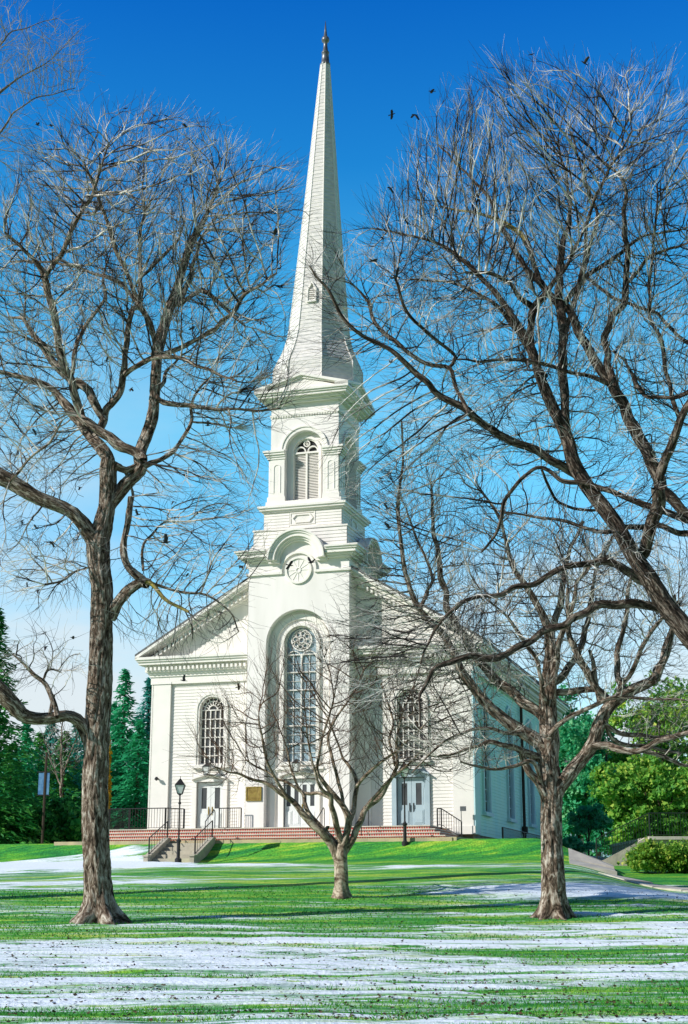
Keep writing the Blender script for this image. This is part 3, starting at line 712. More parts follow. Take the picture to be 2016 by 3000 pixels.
# --- lower stone steps with cheek walls
LS=thing('stone_steps','short flight of pale stone steps with sloping cheek walls on the left lawn','steps',wpt(3.3,-5.36,3.05),-YAW)
mb=MB()
for i in range(5): mb.box(.22,2.35,-.42*(i+1),-.42*i-.002,0,1.10-.19*i)
mb.build('step_flight',M['stone'],LS)
for x in (0,2.35):
    mb=MB(lambda u,o,z:(o,u,z)); mb.plate([(0,-.1),(0,1.30),(-.25,1.30),(-2.3,.42),(-2.6,.42),(-2.6,-.1)],[],x,x+.22); 
    mb.plate([(.02,1.30),(.02,1.38),(-.28,1.38),(-2.34,.50),(-2.66,.50),(-2.66,.42),(-2.3,.42),(-.25,1.30)],[],x-.04,x+.26)
    mb.build('cheek_wall',M['stone'],LS)
def railing(name,label,pts,h,ly_frame,n_bal,m=M['iron'],mid=False,post=.035,group=None,cat='railing',bal=.014):
    """pts: list of foot points in world space"""
    o=thing(name,label,cat,pts[0],0,group); b=Vector(pts[0]); Q=[Vector(p)-b for p in pts]; up=Vector((0,0,h))
    mt=MB(); 
    for a,c_ in zip(Q,Q[1:]): mt.bar(a+up,c_+up,.025,6)
    if bal: 
        for a,c_ in zip(Q,Q[1:]): mt.bar(a+Vector((0,0,.1)),c_+Vector((0,0,.1)),.018,4)
    mt.build('top_rail',m,o)
    for q in Q: mp=MB(); mp.bar(q-Vector((0,0,.1)),q+up,post,6); mp.build('post',m,o)
    if n_bal:
        mbal=MB(); 
        for (a,c_),n in zip(zip(Q,Q[1:]),n_bal):
            for i in range(1,n): p=a.lerp(c_,i/n); mbal.bar(p+Vector((0,0,.1)),p+up,bal,4)
        mbal.build('balusters',m,o)
    return o
g='handrails of the lower stone steps'
for x,lb in ((3.41,'left sloping black handrail on the cheek wall of the lower stone steps'),(5.76,'right sloping black handrail on the cheek wall of the lower stone steps')):
    railing('handrail',lb,[wpt(x,-5.5,4.37),wpt(x,-7.6,3.5)],.85,None,[7],group=g)
railing('ramp_railing','long black picket railing of the ramp left of the church corner',[wpt(-1.15,-2.6,4.96),wpt(0.0,-2.6,4.96),wpt(2.0,-2.6,4.96),wpt(2.6,-1.6,4.96)],1.08,None,[16,13,6],post=.05)
railing('landing_railing','black picket railing between the left door and the bronze plaque',[wpt(4.55,-1.6,4.96),wpt(5.75,-1.6,4.96)],1.08,None,[10])
railing('side_railing','black railing sloping down the right end of the brick steps',[wpt(16.0,-1.5,4.96),wpt(16.2,-1.5,4.96),wpt(17.2,-1.5,4.32)],.88,None,[2,8])
railing('window_railing','low black picket railing along the shaded side wall',[wpt(18.7,1.2,4.3),wpt(18.7,7.2,4.3),wpt(18.7,13.2,4.3),wpt(18.7,19.2,4.3)],.72,None,[22,22,22],post=.045)
def hoop(label,lx):
    o=thing('hoop_handrail',label,'handrail',wpt(lx,-3.3,LZ),-YAW,'hoop handrails standing on the brick steps'); mb=MB()
    pts=[(0,0,0),(0,0,.75)]+[(0,-.16*(1-math.cos(t)),.75+.16*math.sin(t)) for t in (math.pi*.25,math.pi*.5,math.pi*.75)]+[(0,-.45,.72),(0,-1.25,.28),(0,-1.25,-.5)]
    mb.path(pts,.024,6); mb.build('rail',M['iron'],o)
hoop('hoop handrail on the brick steps in front of the left door',5.0); hoop('hoop handrail on the brick steps in front of the central door',10.75)
hoop('hoop handrail on the brick steps between the tower and the right door',13.0)

# --- street lamps
def lamp(label,lx,ly,z,h=3.85):
    p=wpt(lx,ly); o=thing('street_lamp',label,'street lamp',(p.x,p.y,z),0,'lantern lamp posts in front of the church')
    mb=MB(); mb.lathe([(.16,-.2),(.16,.12),(.10,.16),(.08,.2),(.08,.85),(.11,.88),(.12,.95),(.07,1.0),(.04,1.08),(.033,2.6),(.07,2.62),(.07,2.68),(.04,2.72),(.035,3.0),(.08,3.05)],(0,0),12); mb.build('post',M['iron'],o,False)
    def sq(w,zz): return [(-w,-w,zz),(w,-w,zz),(w,w,zz),(-w,w,zz)]
    mb=MB(); mb.hexa(sq(.10,3.05),sq(.11,3.09)); mb.hexa(sq(.24,3.48),sq(.03,3.78)); mb.bar((0,0,3.76),(0,0,3.9),.015,5)
    for s in ((-1,-1),(1,-1),(1,1),(-1,1)): mb.bar((.105*s[0],.105*s[1],3.07),(.225*s[0],.225*s[1],3.49),.016,4)
    ln=mb.build('lantern',M['iron'],o); mb=MB(); mb.hexa(sq(.09,3.092),sq(.21,3.475)); mb.build('lantern_glass',M['lampglass'],ln)
lamp('black lantern lamp post standing before the lower stone steps',5.35,-8.6,3.22)
lamp('black lantern lamp post at the kerb in front of the blue right door',15.42,-5.6,3.98)

# --- banner post on the left
bp=P(97,1905,80); o=thing('banner_post','dark wooden post carrying a pale blue banner before the left woods','post',(bp.x,bp.y,4.2))
mb=MB(); mb.bar((0,0,-.2),(0,0,5.0),.07,8); mb.build('post',M['post_bark'],o)
mb=MB(); mb.box(-.36,-.08,-.03,.03,2.75,3.9); mb.box(.07,.22,-.03,.03,2.75,3.9); mb.build('banner',M['banner'],o)
mb=MB(); mb.box(-.45,.28,-.05,.05,3.92,3.98); mb.box(-.40,.26,-.05,.05,2.68,2.73); mb.build('bracket',M['iron'],o)

# --- right hand terrace with stair
TW=thing('terrace_wall','low stone terrace wall with coping behind the hedge on the right','wall',(0,0,0))
mb=MB(); mb.hexa([(15.3,75,2.4),(40,75,2.4),(40,86,2.4),(15.3,86,2.4)],[(15.3,75,4.4),(40,75,4.4),(40,86,4.4),(15.3,86,4.4)]); mb.build('wall',M['stone'],TW)
mb=MB(); mb.box(15.2,40,74.85,75.4,4.402,4.56); mb.box(15.25,15.7,75.41,86,4.402,4.55); mb.build('coping',M['tread'],TW)
TS=thing('terrace_stair','stone stair climbing right from the walkway to the terrace','steps',(12.9,75.4,2.9))
mb=MB()
for i in range(8): mb.box(.3*i,.3*(i+1)-.002,0,1.6,-.5,.35+.15*i)
mb.build('step_flight',M['stone'],TS)
mb=MB(lambda u,o,z:(u,o,z)); mb.plate([(-.5,-.5),(-.5,.42),(0,.5),(2.35,1.66),(2.35,-.5)],[],-.3,-.02); mb.build('cheek_wall',M['stone'],TS)
z_=4.56
railing('terrace_railing','tall dark green picket railing climbing the stair and running along the terrace',[(12.6,75.1,3.3),(15.3,75.1,4.56),(19,75.1,4.56),(24,75.1,4.56)],1.15,None,[20,26,34],m=M['railgreen'],post=.04,bal=.016)

# --- building behind, right
BB=thing('rear_house','blue grey clapboard house glimpsed through the trees behind the church','house',(17.,144,4.2),-YAW)
mb=MB(front); mb.plate(rect_pts(0,14,0,9),[rect_pts(2+3.4*i,3.1+3.4*i,zz,zz+1.9) for i in range(4) for zz in (1.2,4.8)],-.3,0); siding(mb,0,14,0,9,0,lambda z:[(2+3.4*i,3.1+3.4*i) for i in range(4)] if (1.2<z<3.1 or 4.8<z<6.7) else [],pitch=.22,lip=.04)
mb.box(0,.3,-9,-.3,0,9); mb.box(13.7,14,-9,-.3,0,9); mb.box(0,14,-9.3,-9,0,9); mb.build('wall',M['houseblue'],BB)
for i in range(4):
    for zz in (1.2,4.8):
        mb=MB(front); a=2+3.4*i; mb.band(rect_pts(a-.12,a+1.22,zz-.12,zz+2.02),rect_pts(a,a+1.1,zz,zz+1.9),.0,.08,True); mb.box(a,a+1.1,-.1,-.05,zz+.92,zz+.98); w_=mb.build('window',M['trim'],BB)
        mb=MB(front); mb.box(a-.01,a+1.11,-.2,-.15,zz-.01,zz+1.91); mb.build('pane',M['glass'],w_)
mb=MB(front); mb.band([(-.5,9),(7,12.5),(14.5,9)],[(-.5,9.25),(7,12.8),(14.5,9.25)],-9.6,.5); mb.plate([(0,9),(14,9),(7,12.4)],[],-.3,0); mb.build('roof',M['roof'],BB)

# ------------------------------------------------------------------ trees
def catmull(pts, step):
    """pts: (Vector, radius) -> resampled"""
    out=[]; n=len(pts)
    for i in range(n-1):
        p0=pts[max(0,i-1)][0]; p1=pts[i][0]; p2=pts[i+1][0]; p3=pts[min(n-1,i+2)][0]; k=max(1,int(math.ceil((p2-p1).length/step)))
        for j in range(k):
            t=j/k; q=.5*((2*p1)+(p2-p0)*t+(2*p0-5*p1+4*p2-p3)*t*t+(3*p1-p0-3*p2+p3)*t**3)
            out.append((q, pts[i][1]*(1-t)+pts[i+1][1]*t))
    out.append(pts[-1]); return out
class Tubes:
    def __init__(s): s.V=[];s.F=[];s.UV=[];s.n=0
    def add(s, P_, r, k, rough=0., furrow=0., seed=0., flare=None):
        P_=np.asarray(P_,float); r=np.asarray(r,float); m=len(P_)
        if m<2: return
        T=np.gradient(P_,axis=0); T/=np.linalg.norm(T,axis=1)[:,None]+1e-9
        ref=np.array([0.,1.,0.]) if abs(T[:,1]).mean()<.8 else np.array([1.,0,0])
        A=np.cross(T,ref); A/=np.linalg.norm(A,axis=1)[:,None]+1e-9; B=np.cross(T,A)
        t=np.arange(k)*2*np.pi/k
        rr=np.repeat(r[:,None],k,1)
        lv=np.concatenate([[0],np.cumsum(np.linalg.norm(np.diff(P_,axis=0),axis=1))])
        if furrow:
            for i in range(m):
                for j in range(k):
                    a=t[j]; cx,cy=math.cos(a),math.sin(a); R0=r[i]
                    w=noise.noise(Vector((cx*R0*11+seed,cy*R0*11,lv[i]*1.1)))
                    w2=noise.noise(Vector((cx*1.3+seed*3,cy*1.3,lv[i]*.55+9)))
                    ridge=1-abs(w)*2.6
                    rr[i,j]+= furrow*(ridge-.3)*min(1,R0/.15)+R0*.10*w2
                    if flare and i<flare[0]:
                        f=(1-i/flare[0])**2.2; lobes=.5+.5*math.cos(a*flare[2]+flare[3]+1.3*noise.noise(Vector((cx,cy,seed))))
                        rr[i,j]+=R0*flare[1]*f*lobes
        X=P_[:,None,:]+rr[:,:,None]*(A[:,None,:]*np.cos(t)[None,:,None]+B[:,None,:]*np.sin(t)[None,:,None])
        s.V.append(X.reshape(-1,3))
        i=np.arange(m-1)[:,None]*k; j=np.arange(k)[None,:]; j2=(j+1)%k
        f=np.stack([i+j,i+j2,i+k+j2,i+k+j],-1).reshape(-1,4)+s.n
        s.F.append(f)
        per=2*math.pi*float(r.mean())
        u0=np.broadcast_to(j/k*per,(m-1,k)); u1=np.broadcast_to((j+1)/k*per,(m-1,k)); v0=np.broadcast_to(lv[:-1,None],(m-1,k)); v1=np.broadcast_to(lv[1:,None],(m-1,k))
        s.UV.append(np.stack([np.stack([u0,v0],-1),np.stack([u1,v0],-1),np.stack([u1,v1],-1),np.stack([u0,v1],-1)],2).reshape(-1,2)+seed)
        s.n+=m*k
    def build(s,name,m,parent,smooth=True):
        V=np.concatenate(s.V); Fc=np.concatenate(s.F); me=bpy.data.meshes.new(name)
        me.vertices.add(len(V)); me.vertices.foreach_set('co',V.ravel().astype(np.float32))
        me.loops.add(Fc.size); me.loops.foreach_set('vertex_index',Fc.ravel().astype(np.int32))
        me.polygons.add(len(Fc)); me.polygons.foreach_set('loop_start',(np.arange(len(Fc))*4).astype(np.int32))
        uv=me.uv_layers.new(name='UVMap'); me.update(calc_edges=True)
        uv.data.foreach_set('uv',np.concatenate(s.UV).ravel().astype(np.float32))
        me.validate(); return link(name,me,m,parent,smooth)

def grow(seeds, att, hub, step=.2, kill=.26, infl=3.5, iters=55, jit=.25, tropism=(0,0,.05), rad_=.5):
    """space colonisation; seeds: list of (pos, dir). returns nodes, parent index (-1-i = seed i)"""
    N=[Vector(p) for p in seeds]; par=[-1]*len(N); D_=[None]*len(N)
    att=[Vector(a) for a in att]; best=[1e9]*len(att); bi=[-1]*len(att); alive=list(range(len(att)))
    new=list(range(len(N))); trop=Vector(tropism)
    for it in range(iters):
        if not new: break
        kd=kdtree.KDTree(len(new))
        for i in new: kd.insert(N[i],i)
        kd.balance(); acc={}; nxt=[]
        for a in alive:
            co,idx,d=kd.find(att[a])
            if d<best[a]: best[a]=d; bi[a]=idx
            if best[a]<kill: continue
            nxt.append(a)
            if best[a]<infl:
                v=(att[a]-N[bi[a]]).normalized()
                if bi[a] in acc: acc[bi[a]]+=v
                else: acc[bi[a]]=v.copy()
        alive=nxt; new=[]
        for i,v in acc.items():
            if v.length<1e-4: continue
            v=v.normalized()
            v=v+(N[i]-hub).normalized()*rad_
            if D_[i] is not None: v=(v+D_[i]*.8)
            v=(v+trop+Vector((random.gauss(0,jit),random.gauss(0,jit),random.gauss(0,jit)))).normalized()
            N.append(N[i]+v*step); par.append(i); D_.append(v); new.append(len(N)-1)
    return N,par
def make_tree(name,label,limbs,crowns,mbark,mtwig,Y,loc,hub=(0,0),radial=.36,step=.20,kill=.29,tip=.0065,expo=2.35,furrow=.02,twigs=1.,jit=.13,trop=(0,0,.03),ksides=40,maxlat=.05,flare=None,lichen=(),seed=1,twl=(.35,1.0)):
    random.seed(seed); r2=np.random.default_rng(seed)
    root=thing(name,label,'tree',loc); base=Vector(loc)
    wood=Tubes(); lich=Tubes(); seeds=[]; srad=[]
    for li,(pts,dep) in enumerate(limbs):
        n=len(pts); L=[]
        for i,(x,y,r) in enumerate(pts):
            t=i/(n-1); yy=Y+dep[0]+(dep[1]-dep[0])*t; L.append((P(x,y,yy),max(r,.6)*px(y,yy)))
        L=catmull(L,.12 if pts[0][2]>8 else .2)
        rm=max(l[1] for l in L)
        if rm<.2:   # crookedness of thinner limbs
            L=[(p+Vector((noise.noise(p*1.7+Vector((li,0,0))),noise.noise(p*1.7+Vector((0,li+5,0))),noise.noise(p*1.7+Vector((0,0,li+9)))))*min(.10,.03+.5*(rm)),r) for p,r in L]
        k=ksides if li==0 else (28 if rm>.2 else 14 if rm>.1 else 8)
        (lich if li in lichen else wood).add([p-base for p,r in L],[r for p,r in L],k,furrow=furrow if rm>.07 else 0,seed=li*1.7+seed,flare=flare if li==0 else None)
        for j,(p,r) in enumerate(L):
            if r<.22 and (j%2==0 or r<.06) : seeds.append(p); srad.append(r)
        # end taper twig is grown by colonisation
    wood.build('trunk',mbark,root)
    if lichen: lich.build('lichened_branch',M['lichen'],root)
    att=[]
    for (cx,cy,dy,rx,rd,rz,n) in crowns:
        n=int(n*1.25); yy=Y+dy; c_=P(cx,cy,yy); s_=px(cy,yy); v=r2.normal(size=(n,3)); v/=np.linalg.norm(v,axis=1)[:,None]; q=r2.random(n)**(1/2.6)
        v*=q[:,None]; v*=np.array([rx*s_,rd,rz*s_]); att+= [Vector(a)+c_ for a in v]
    hub_=P(hub[0],hub[1],Y); N,par=grow(seeds,att,hub_,step,kill,jit=jit,tropism=trop,rad_=radial)
    HB=np.array(tuple(hub_-base))
    ns=len(seeds); n=len(N); acc=[0.]*n; ch=[[] for _ in range(n)]
    for i in range(ns,n): ch[par[i]].append(i)
    rad=[0.]*n
    for i in range(n-1,-1,-1):
        rad[i]=(tip**expo+acc[i])**(1/expo)
        if i>=ns: acc[par[i]]+=rad[i]**expo
    tw=Tubes()
    def chain(i0,i):
        cap=min(rad[i], srad[i0]*.75 if i0<ns else 9, maxlat if i0<ns else 9)
        sc=cap/rad[i]; L=[N[i0]-base,N[i]-base]; Rr=[cap,cap]
        cur=i
        while ch[cur]:
            c_=sorted(ch[cur],key=lambda q:-rad[q]); 
            for o_ in c_[1:]: stack.append((cur,o_))
            cur=c_[0]; L.append(N[cur]-base); Rr.append(max(tip*.8,rad[cur]*(sc+(1-sc)*min(1,len(L)/12))))
        tw.add(L,Rr,3 if cap<.018 else 5 if cap<.04 else 7)
    stack=[(i,j) for i in range(ns) for j in ch[i]]
    while stack:
        a,b=stack.pop(); chain(a,b)
    # fine end twigs, straight to arrays
    idx=[i for i in range(ns,n) if rad[i]<tip*4.2]
    A0=np.array([tuple(N[i]-base) for i in idx]); D0=np.array([tuple((N[i]-N[par[i]]).normalized()) for i in idx])
    for q in range(2):
        keep=r2.random(len(idx))<twigs*(.85 if q==0 else .35); p=A0[keep]; m_=len(p)
        if not m_: continue
        e=r2.normal(size=(m_,3))+np.array([0,0,.25]); e/=np.linalg.norm(e,axis=1)[:,None]
        rd_=p-HB; rd_/=np.linalg.norm(rd_,axis=1)[:,None]; d=D0[keep]*.8+e*.55+rd_*.6; d/=np.linalg.norm(d,axis=1)[:,None]; l=r2.uniform(*twl,size=m_)[:,None]
        p1=p+d*l*.5; d2=d+r2.normal(size=(m_,3))*.22+np.array([0,0,.08]); d2/=np.linalg.norm(d2,axis=1)[:,None]; p2=p1+d2*l*.5
        ax=np.cross(d,r2.normal(size=(m_,3))); ax/=np.linalg.norm(ax,axis=1)[:,None]+1e-9; bx=np.cross(d,ax)
        ring=[]
        for c_,rr in ((p,tip*.85),(p1,tip*.7),(p2,tip*.45)):
            ring.append(np.stack([c_+rr*(ax*math.cos(t)+bx*math.sin(t)) for t in (0,2.094,4.189)],1))
        X=np.stack(ring,1)
        tw.V.append(X.reshape(-1,3)); b0=np.arange(m_)[:,None]*9+tw.n; fs=[]
        for g_ in (0,3):
            for k_ in range(3): fs.append(np.concatenate([b0+g_+k_,b0+g_+(k_+1)%3,b0+g_+3+(k_+1)%3,b0+g_+3+k_],1))
        f=np.stack(fs,1).reshape(-1,4); tw.F.append(f); tw.UV.append(np.zeros((len(f)*4,2))); tw.n+=m_*9
    tw.build('crown',mtwig,root,False)
    print(name,'nodes',n)
    return root

# left tree
LT=[
 ([(226,2120,34),(226,2090,33),(224,2040,31),(220,1950,30),(217,1850,29),(218,1750,28),(222,1650,28),(228,1550,27),(231,1450,25),(233,1350,24),(226,1290,24),(224,1235,26),(236,1190,21),(245,1130,17),(247,1070,18),(250,1050,17)],(0,0)),
 ([(-230,930,3),(-150,990,8),(-80,1040,14),(-30,1070,18),(22,1098,17),(89,1135,15),(156,1162,13),(182,1184,15),(205,1215,17),(222,1250,18)],(-1.2,0)),
 ([(248,1070,15),(246,1045,14),(230,1020,13),(212,1000,12),(190,970,11),(160,935,10),(142,912,9),(110,880,7),(22,852,5),(-20,845,4)],(0,1.2)),
 ([(190,970,8),(174,903,8),(165,876,8),(143,827,8),(125,733,7),(105,631,7),(82,600,5),(45,560,4),(10,530,3)],(.3,-1.5)),
 ([(105,631,5),(125,600,6),(145,570,5),(165,519,5),(190,475,4),(214,434,4),(230,380,2.5),(250,330,1.5)],(-1,-2.2)),
 ([(175,880,8),(145,850,9),(112,809,8),(85,775,6),(67,745,5),(54,728,4),(22,722,3)],(.2,1.5)),
 ([(165,858,5),(170,800,5),(185,760,5),(205,728,4.5),(236,685,4),(237,635,3),(245,590,2)],(.2,2.)),
 ([(180,950,8),(214,975,10),(268,1012,11),(320,1040,11),(326,1050,8)],(-.5,-.9)),
 ([(225,985,9),(235,960,9),(248,930,8),(265,903,8),(281,858,7),(286,790,6),(303,707,6),(317,693,6),(318,635,5),(320,600,4),(322,520,3),(330,460,2)],(0,.8)),
 ([(240,960,7),(220,925,9),(200,890,9),(172,870,9)],(0,.2)),
 ([(318,690,5),(290,625,5),(263,562,5),(238,485,4),(215,430,3.5),(190,370,2)],(.5,-1)),
 ([(314,690,4),(280,650,4),(236,630,4),(185,613,3.5),(130,600,3),(22,596,2)],(.6,2)),
 ([(318,695,6),(338,725,6),(350,780,6),(352,815,7)],(.5,1.0)),
 ([(240,1160,17),(262,1135,15),(285,1105,14),(308,1085,13),(322,1065,13),(318,1042,13),(325,1015,12),(345,960,12),(352,905,11),(357,827,11),(362,790,11),(373,747,11),(388,698,10),(405,655,9),(420,600,8),(437,550,7),(455,520,6),(475,480,4),(490,440,3),(500,400,2)],(0,1.2)),
 ([(392,698,7),(405,690,7),(420,660,6),(435,630,6),(447,585,4),(460,540,3),(500,480,2)],(.8,2.5)),
 ([(405,697,6),(425,680,5),(447,668,5),(460,662,5),(475,672,5),(495,693,4),(520,710,3.5),(560,745,2)],(.8,0)),
 ([(365,808,8),(400,800,6),(440,775,5),(490,750,5),(515,725,5),(540,698,5),(570,660,4),(630,625,2)],(.8,-1.5)),
 ([(282,858,6),(310,835,6),(350,816,6),(400,816,5),(440,828,4),(490,850,3),(540,870,2)],(.3,-2)),
 ([(320,635,4),(350,605,4),(380,575,4),(405,545,3),(425,500,2)],(.8,1.6)),
 ([(355,900,6),(375,918,6),(430,925,5),(470,930,4),(520,932,3.5),(600,936,2.5),(640,930,1.5)],(.5,-1)),
 ([(360,890,4),(372,870,5),(378,850,4),(395,830,3),(430,800,2)],(.5,2)),
 ([(325,1065,7),(345,1055,6),(368,1045,5),(400,1020,5),(425,985,4),(437,950,3.5),(440,905,3),(482,858,2)],(0,.5)),
 ([(296,1130,5),(293,1165,6.5),(291,1185,7),(280,1220,7),(278,1258,7.5),(294,1288,8),(315,1312,9),(335,1327,9)],(-.3,-.5)),
 ([(250,1405,14),(262,1385,13),(272,1370,12),(292,1345,11),(315,1325,11),(333,1328,12)],(0,-.5)),
 ([(335,1325,7),(352,1335,4.5),(370,1360,4),(396,1377,3.5),(431,1392,3)],(-.5,-1)),
 ([(340,1325,5),(365,1332,3.5),(384,1340,3),(430,1352,3),(470,1358,2.5),(520,1390,2),(545,1440,1.5)],(-.5,-.2)),
 ([(325,1300,3),(322,1270,3.5),(328,1240,3),(345,1220,3),(370,1195,2),(400,1190,1.5)],(-.4,1)),
 ([(-230,1380,3),(-150,1450,10),(-90,1505,16),(-40,1545,20),(0,1575,19),(30,1605,17),(50,1628,15),(80,1637,13),(120,1636,12),(150,1632,12),(175,1640,13),(192,1660,15),(205,1690,16)],(-1.5,0)),
 ([(130,1632,7),(124,1605,6),(117,1581,5),(98,1550,5),(74,1530,4),(48,1505,3),(30,1490,2)],(-.8,-.2)),
 ([(114,1625,5),(118,1600,4),(122,1585,4)],(-.8,-.6)),
 ([(98,1550,3),(108,1528,3),(125,1525,2.5),(140,1532,1.5)],(-.6,.2)),
 ([(100,1330,2.5),(140,1325,2.5),(180,1300,2),(215,1290,3)],(-1.5,0)),
 ([(292,1190,3),(300,1150,3),(300,1110,3),(280,1070,4),(262,1060,7)],(-.2,.5)),
 ([(262,1060,7),(285,1072,8),(308,1060,8),(322,1050,9)],(-.1,.4)),
 ([(22,1098,4),(60,1050,3),(110,1010,3),(140,960,2)],(-1.2,-2.5)),
]
LC=[(320,540,0,330,4.2,275,5200),(150,680,0,200,3.6,330,2200),(40,900,0,130,3.,300,700),(500,760,0,170,3.,280,1300),(600,470,0,95,2.,115,420),(540,900,-.5,150,2.,110,420),
    (110,1270,-1,130,1.6,110,420),(95,1500,-1,110,1.3,70,260),(430,1260,-.6,180,1.6,120,600),(420,1410,-.6,150,1.4,70,340),(120,1050,0,110,2.,90,380),(450,1110,0,150,2.,110,420)]
pL=P(226,2112,43); gz=ground(pL.x,43)
LTREE=make_tree('bare_tree','large bare tree in the left foreground with a hanging broken limb',LT,LC,M['bark'],M['twig'],43,(pL.x,43,gz-.1),hub=(260,1050),flare=(11,1.9,6,.4),lichen=(24,),seed=3,ksides=64,furrow=.045)

# right tree
RT=[
 ([(1262,2112,32),(1262,2095,31),(1261,2050,27),(1259,1979,25),(1257,1913,24),(1256,1847,23),(1257,1800,24),(1250,1740,22),(1253,1690,21),(1250,1640,19),(1248,1590,18),(1250,1540,14),(1254,1459,11),(1235,1399,8),(1200,1338,6),(1168,1290,5),(1152,1229,4),(1136,1176,3.5),(1095,1115,2.5)],(0,0)),
 ([(1262,1830,15),(1272,1798,16),(1300,1760,15),(1330,1725,14),(1350,1695,14),(1366,1649,14),(1393,1605,13),(1440,1573,12),(1489,1550,10),(1508,1517,8),(1525,1470,6),(1535,1420,4)],(0,-1.)),
 ([(1352,1700,8),(1390,1702,8),(1413,1708,8),(1463,1711,7),(1500,1692,6),(1549,1672,5),(1600,1660,4)],(-.6,-1.8)),
 ([(1463,1711,5),(1510,1722,5),(1550,1740,4),(1600,1750,3)],(-1,-.5)),
 ([(1377,1650,6),(1400,1668,5),(1450,1676,5),(1500,1680,4),(1560,1672,3)],(-.6,-.0)),
 ([(1380,1640,5),(1395,1680,5),(1430,1700,5),(1480,1703,4),(1550,1718,3)],(-.6,1.0)),
 ([(1252,1680,6),(1270,1655,5),(1298,1632,5),(1347,1609,5),(1393,1590,4),(1440,1588,3.5),(1500,1594,2.5),(1560,1597,2)],(-.3,-1.5)),
 ([(1240,1735,12),(1215,1720,9),(1190,1712,7),(1166,1705,6),(1123,1690,5),(1085,1700,4),(1040,1716,3),(1000,1725,2)],(0,-1)),
 ([(1246,1825,10),(1228,1790,9),(1208,1761,8),(1197,1728,8),(1190,1712,7)],(-.1,-.3)),
 ([(1238,1790,5),(1225,1755,5),(1208,1733,5),(1166,1748,4),(1116,1755,3),(1050,1735,2)],(-.2,-1.5)),
 ([(1246,1720,16),(1225,1690,15),(1192,1668,13),(1149,1640,12),(1109,1603,11),(1070,1556,10),(1050,1527,9),(1014,1451,8),(974,1411,7),(950,1378,6),(930,1330,5.5),(920,1290,5),(912,1220,4.5),(907,1150,4),(918,1050,3),(915,960,2)],(0,-.5)),
 ([(958,1385,5),(972,1350,4),(985,1310,3.5),(950,1230,3),(925,1160,2)],(-.4,.6)),
 ([(1248,1650,13),(1225,1621,11),(1190,1595,11),(1152,1565,10),(1095,1512,9),(1055,1447,9),(1022,1391,8),(1006,1318,6.5),(994,1237,5),(984,1160,3.5),(978,1100,2)],(0,1.2)),
 ([(1250,1470,8),(1256,1439,8),(1277,1378,7),(1285,1310,5.5),(1300,1250,4),(1330,1190,3)],(0,1.2)),
 ([(1255,1560,9),(1285,1535,8),(1310,1500,7),(1330,1450,6),(1345,1380,5),(1360,1300,4),(1400,1220,3)],(0,1.8)),
 ([(1385,1612,9),(1358,1565,8),(1322,1512,8),(1300,1440,6),(1298,1400,5),(1290,1340,4)],(-.4,-1.2)),
 ([(1425,1580,8),(1411,1550,7),(1407,1492,6),(1427,1419,5),(1432,1340,4),(1450,1270,3)],(-.6,.8)),
 ([(1489,1553,8),(1500,1520,7),(1516,1480,6),(1530,1430,5),(1540,1360,4)],(-.9,.5)),
 ([(1385,1590,7),(1360,1570,7),(1320,1573,7),(1275,1577,8),(1255,1585,9)],(-.4,0)),
 ([(1366,1600,6),(1360,1560,6),(1352,1520,5),(1345,1480,4)],(-.5,-.5)),
 ([(1248,1600,6),(1235,1575,6),(1232,1545,5),(1222,1500,5),(1180,1440,4),(1150,1400,3),(1110,1370,2)],(-.3,-1.5)),
 ([(1256,1620,9),(1262,1560,8),(1270,1480,7),(1300,1400,5),(1315,1330,4),(1370,1260,3)],(-.1,-.8)),
 ([(1192,1668,5),(1160,1672,4),(1110,1660,4),(1060,1668,3),(1000,1700,2.5),(940,1760,2)],(-.2,-1.8)),
 ([(1410,1575,6),(1440,1530,5),(1460,1480,5),(1500,1420,4),(1545,1370,3)],(-.6,-1.5)),
]
RC=[(1180,1360,0,230,3.2,230,1900),(1400,1400,0,190,3.,200,1500),(940,1190,-.3,100,1.6,250,1000),(1040,1250,.3,130,2.,260,1100),(890,1380,-.3,110,1.5,170,700),(960,1450,-.6,120,1.5,120,500),(1040,1520,-.5,150,2.,110,600),(1500,1640,-.6,110,1.8,90,380),(1120,1700,-.8,120,1.5,60,300),(1010,1680,-.8,110,1.5,80,260),(1300,1560,0,160,2.,60,300)]
pR=P(1262,2108,44.5); gz=ground(pR.x,44.5)
make_tree('bare_tree','bare tree with a knotted grey trunk forking low on the right lawn',RT,RC,M['bark'],M['twig'],44.5,(pR.x,44.5,gz-.1),hub=(1250,1700),flare=(10,1.5,6,1.2),seed=5,ksides=60,furrow=.040)

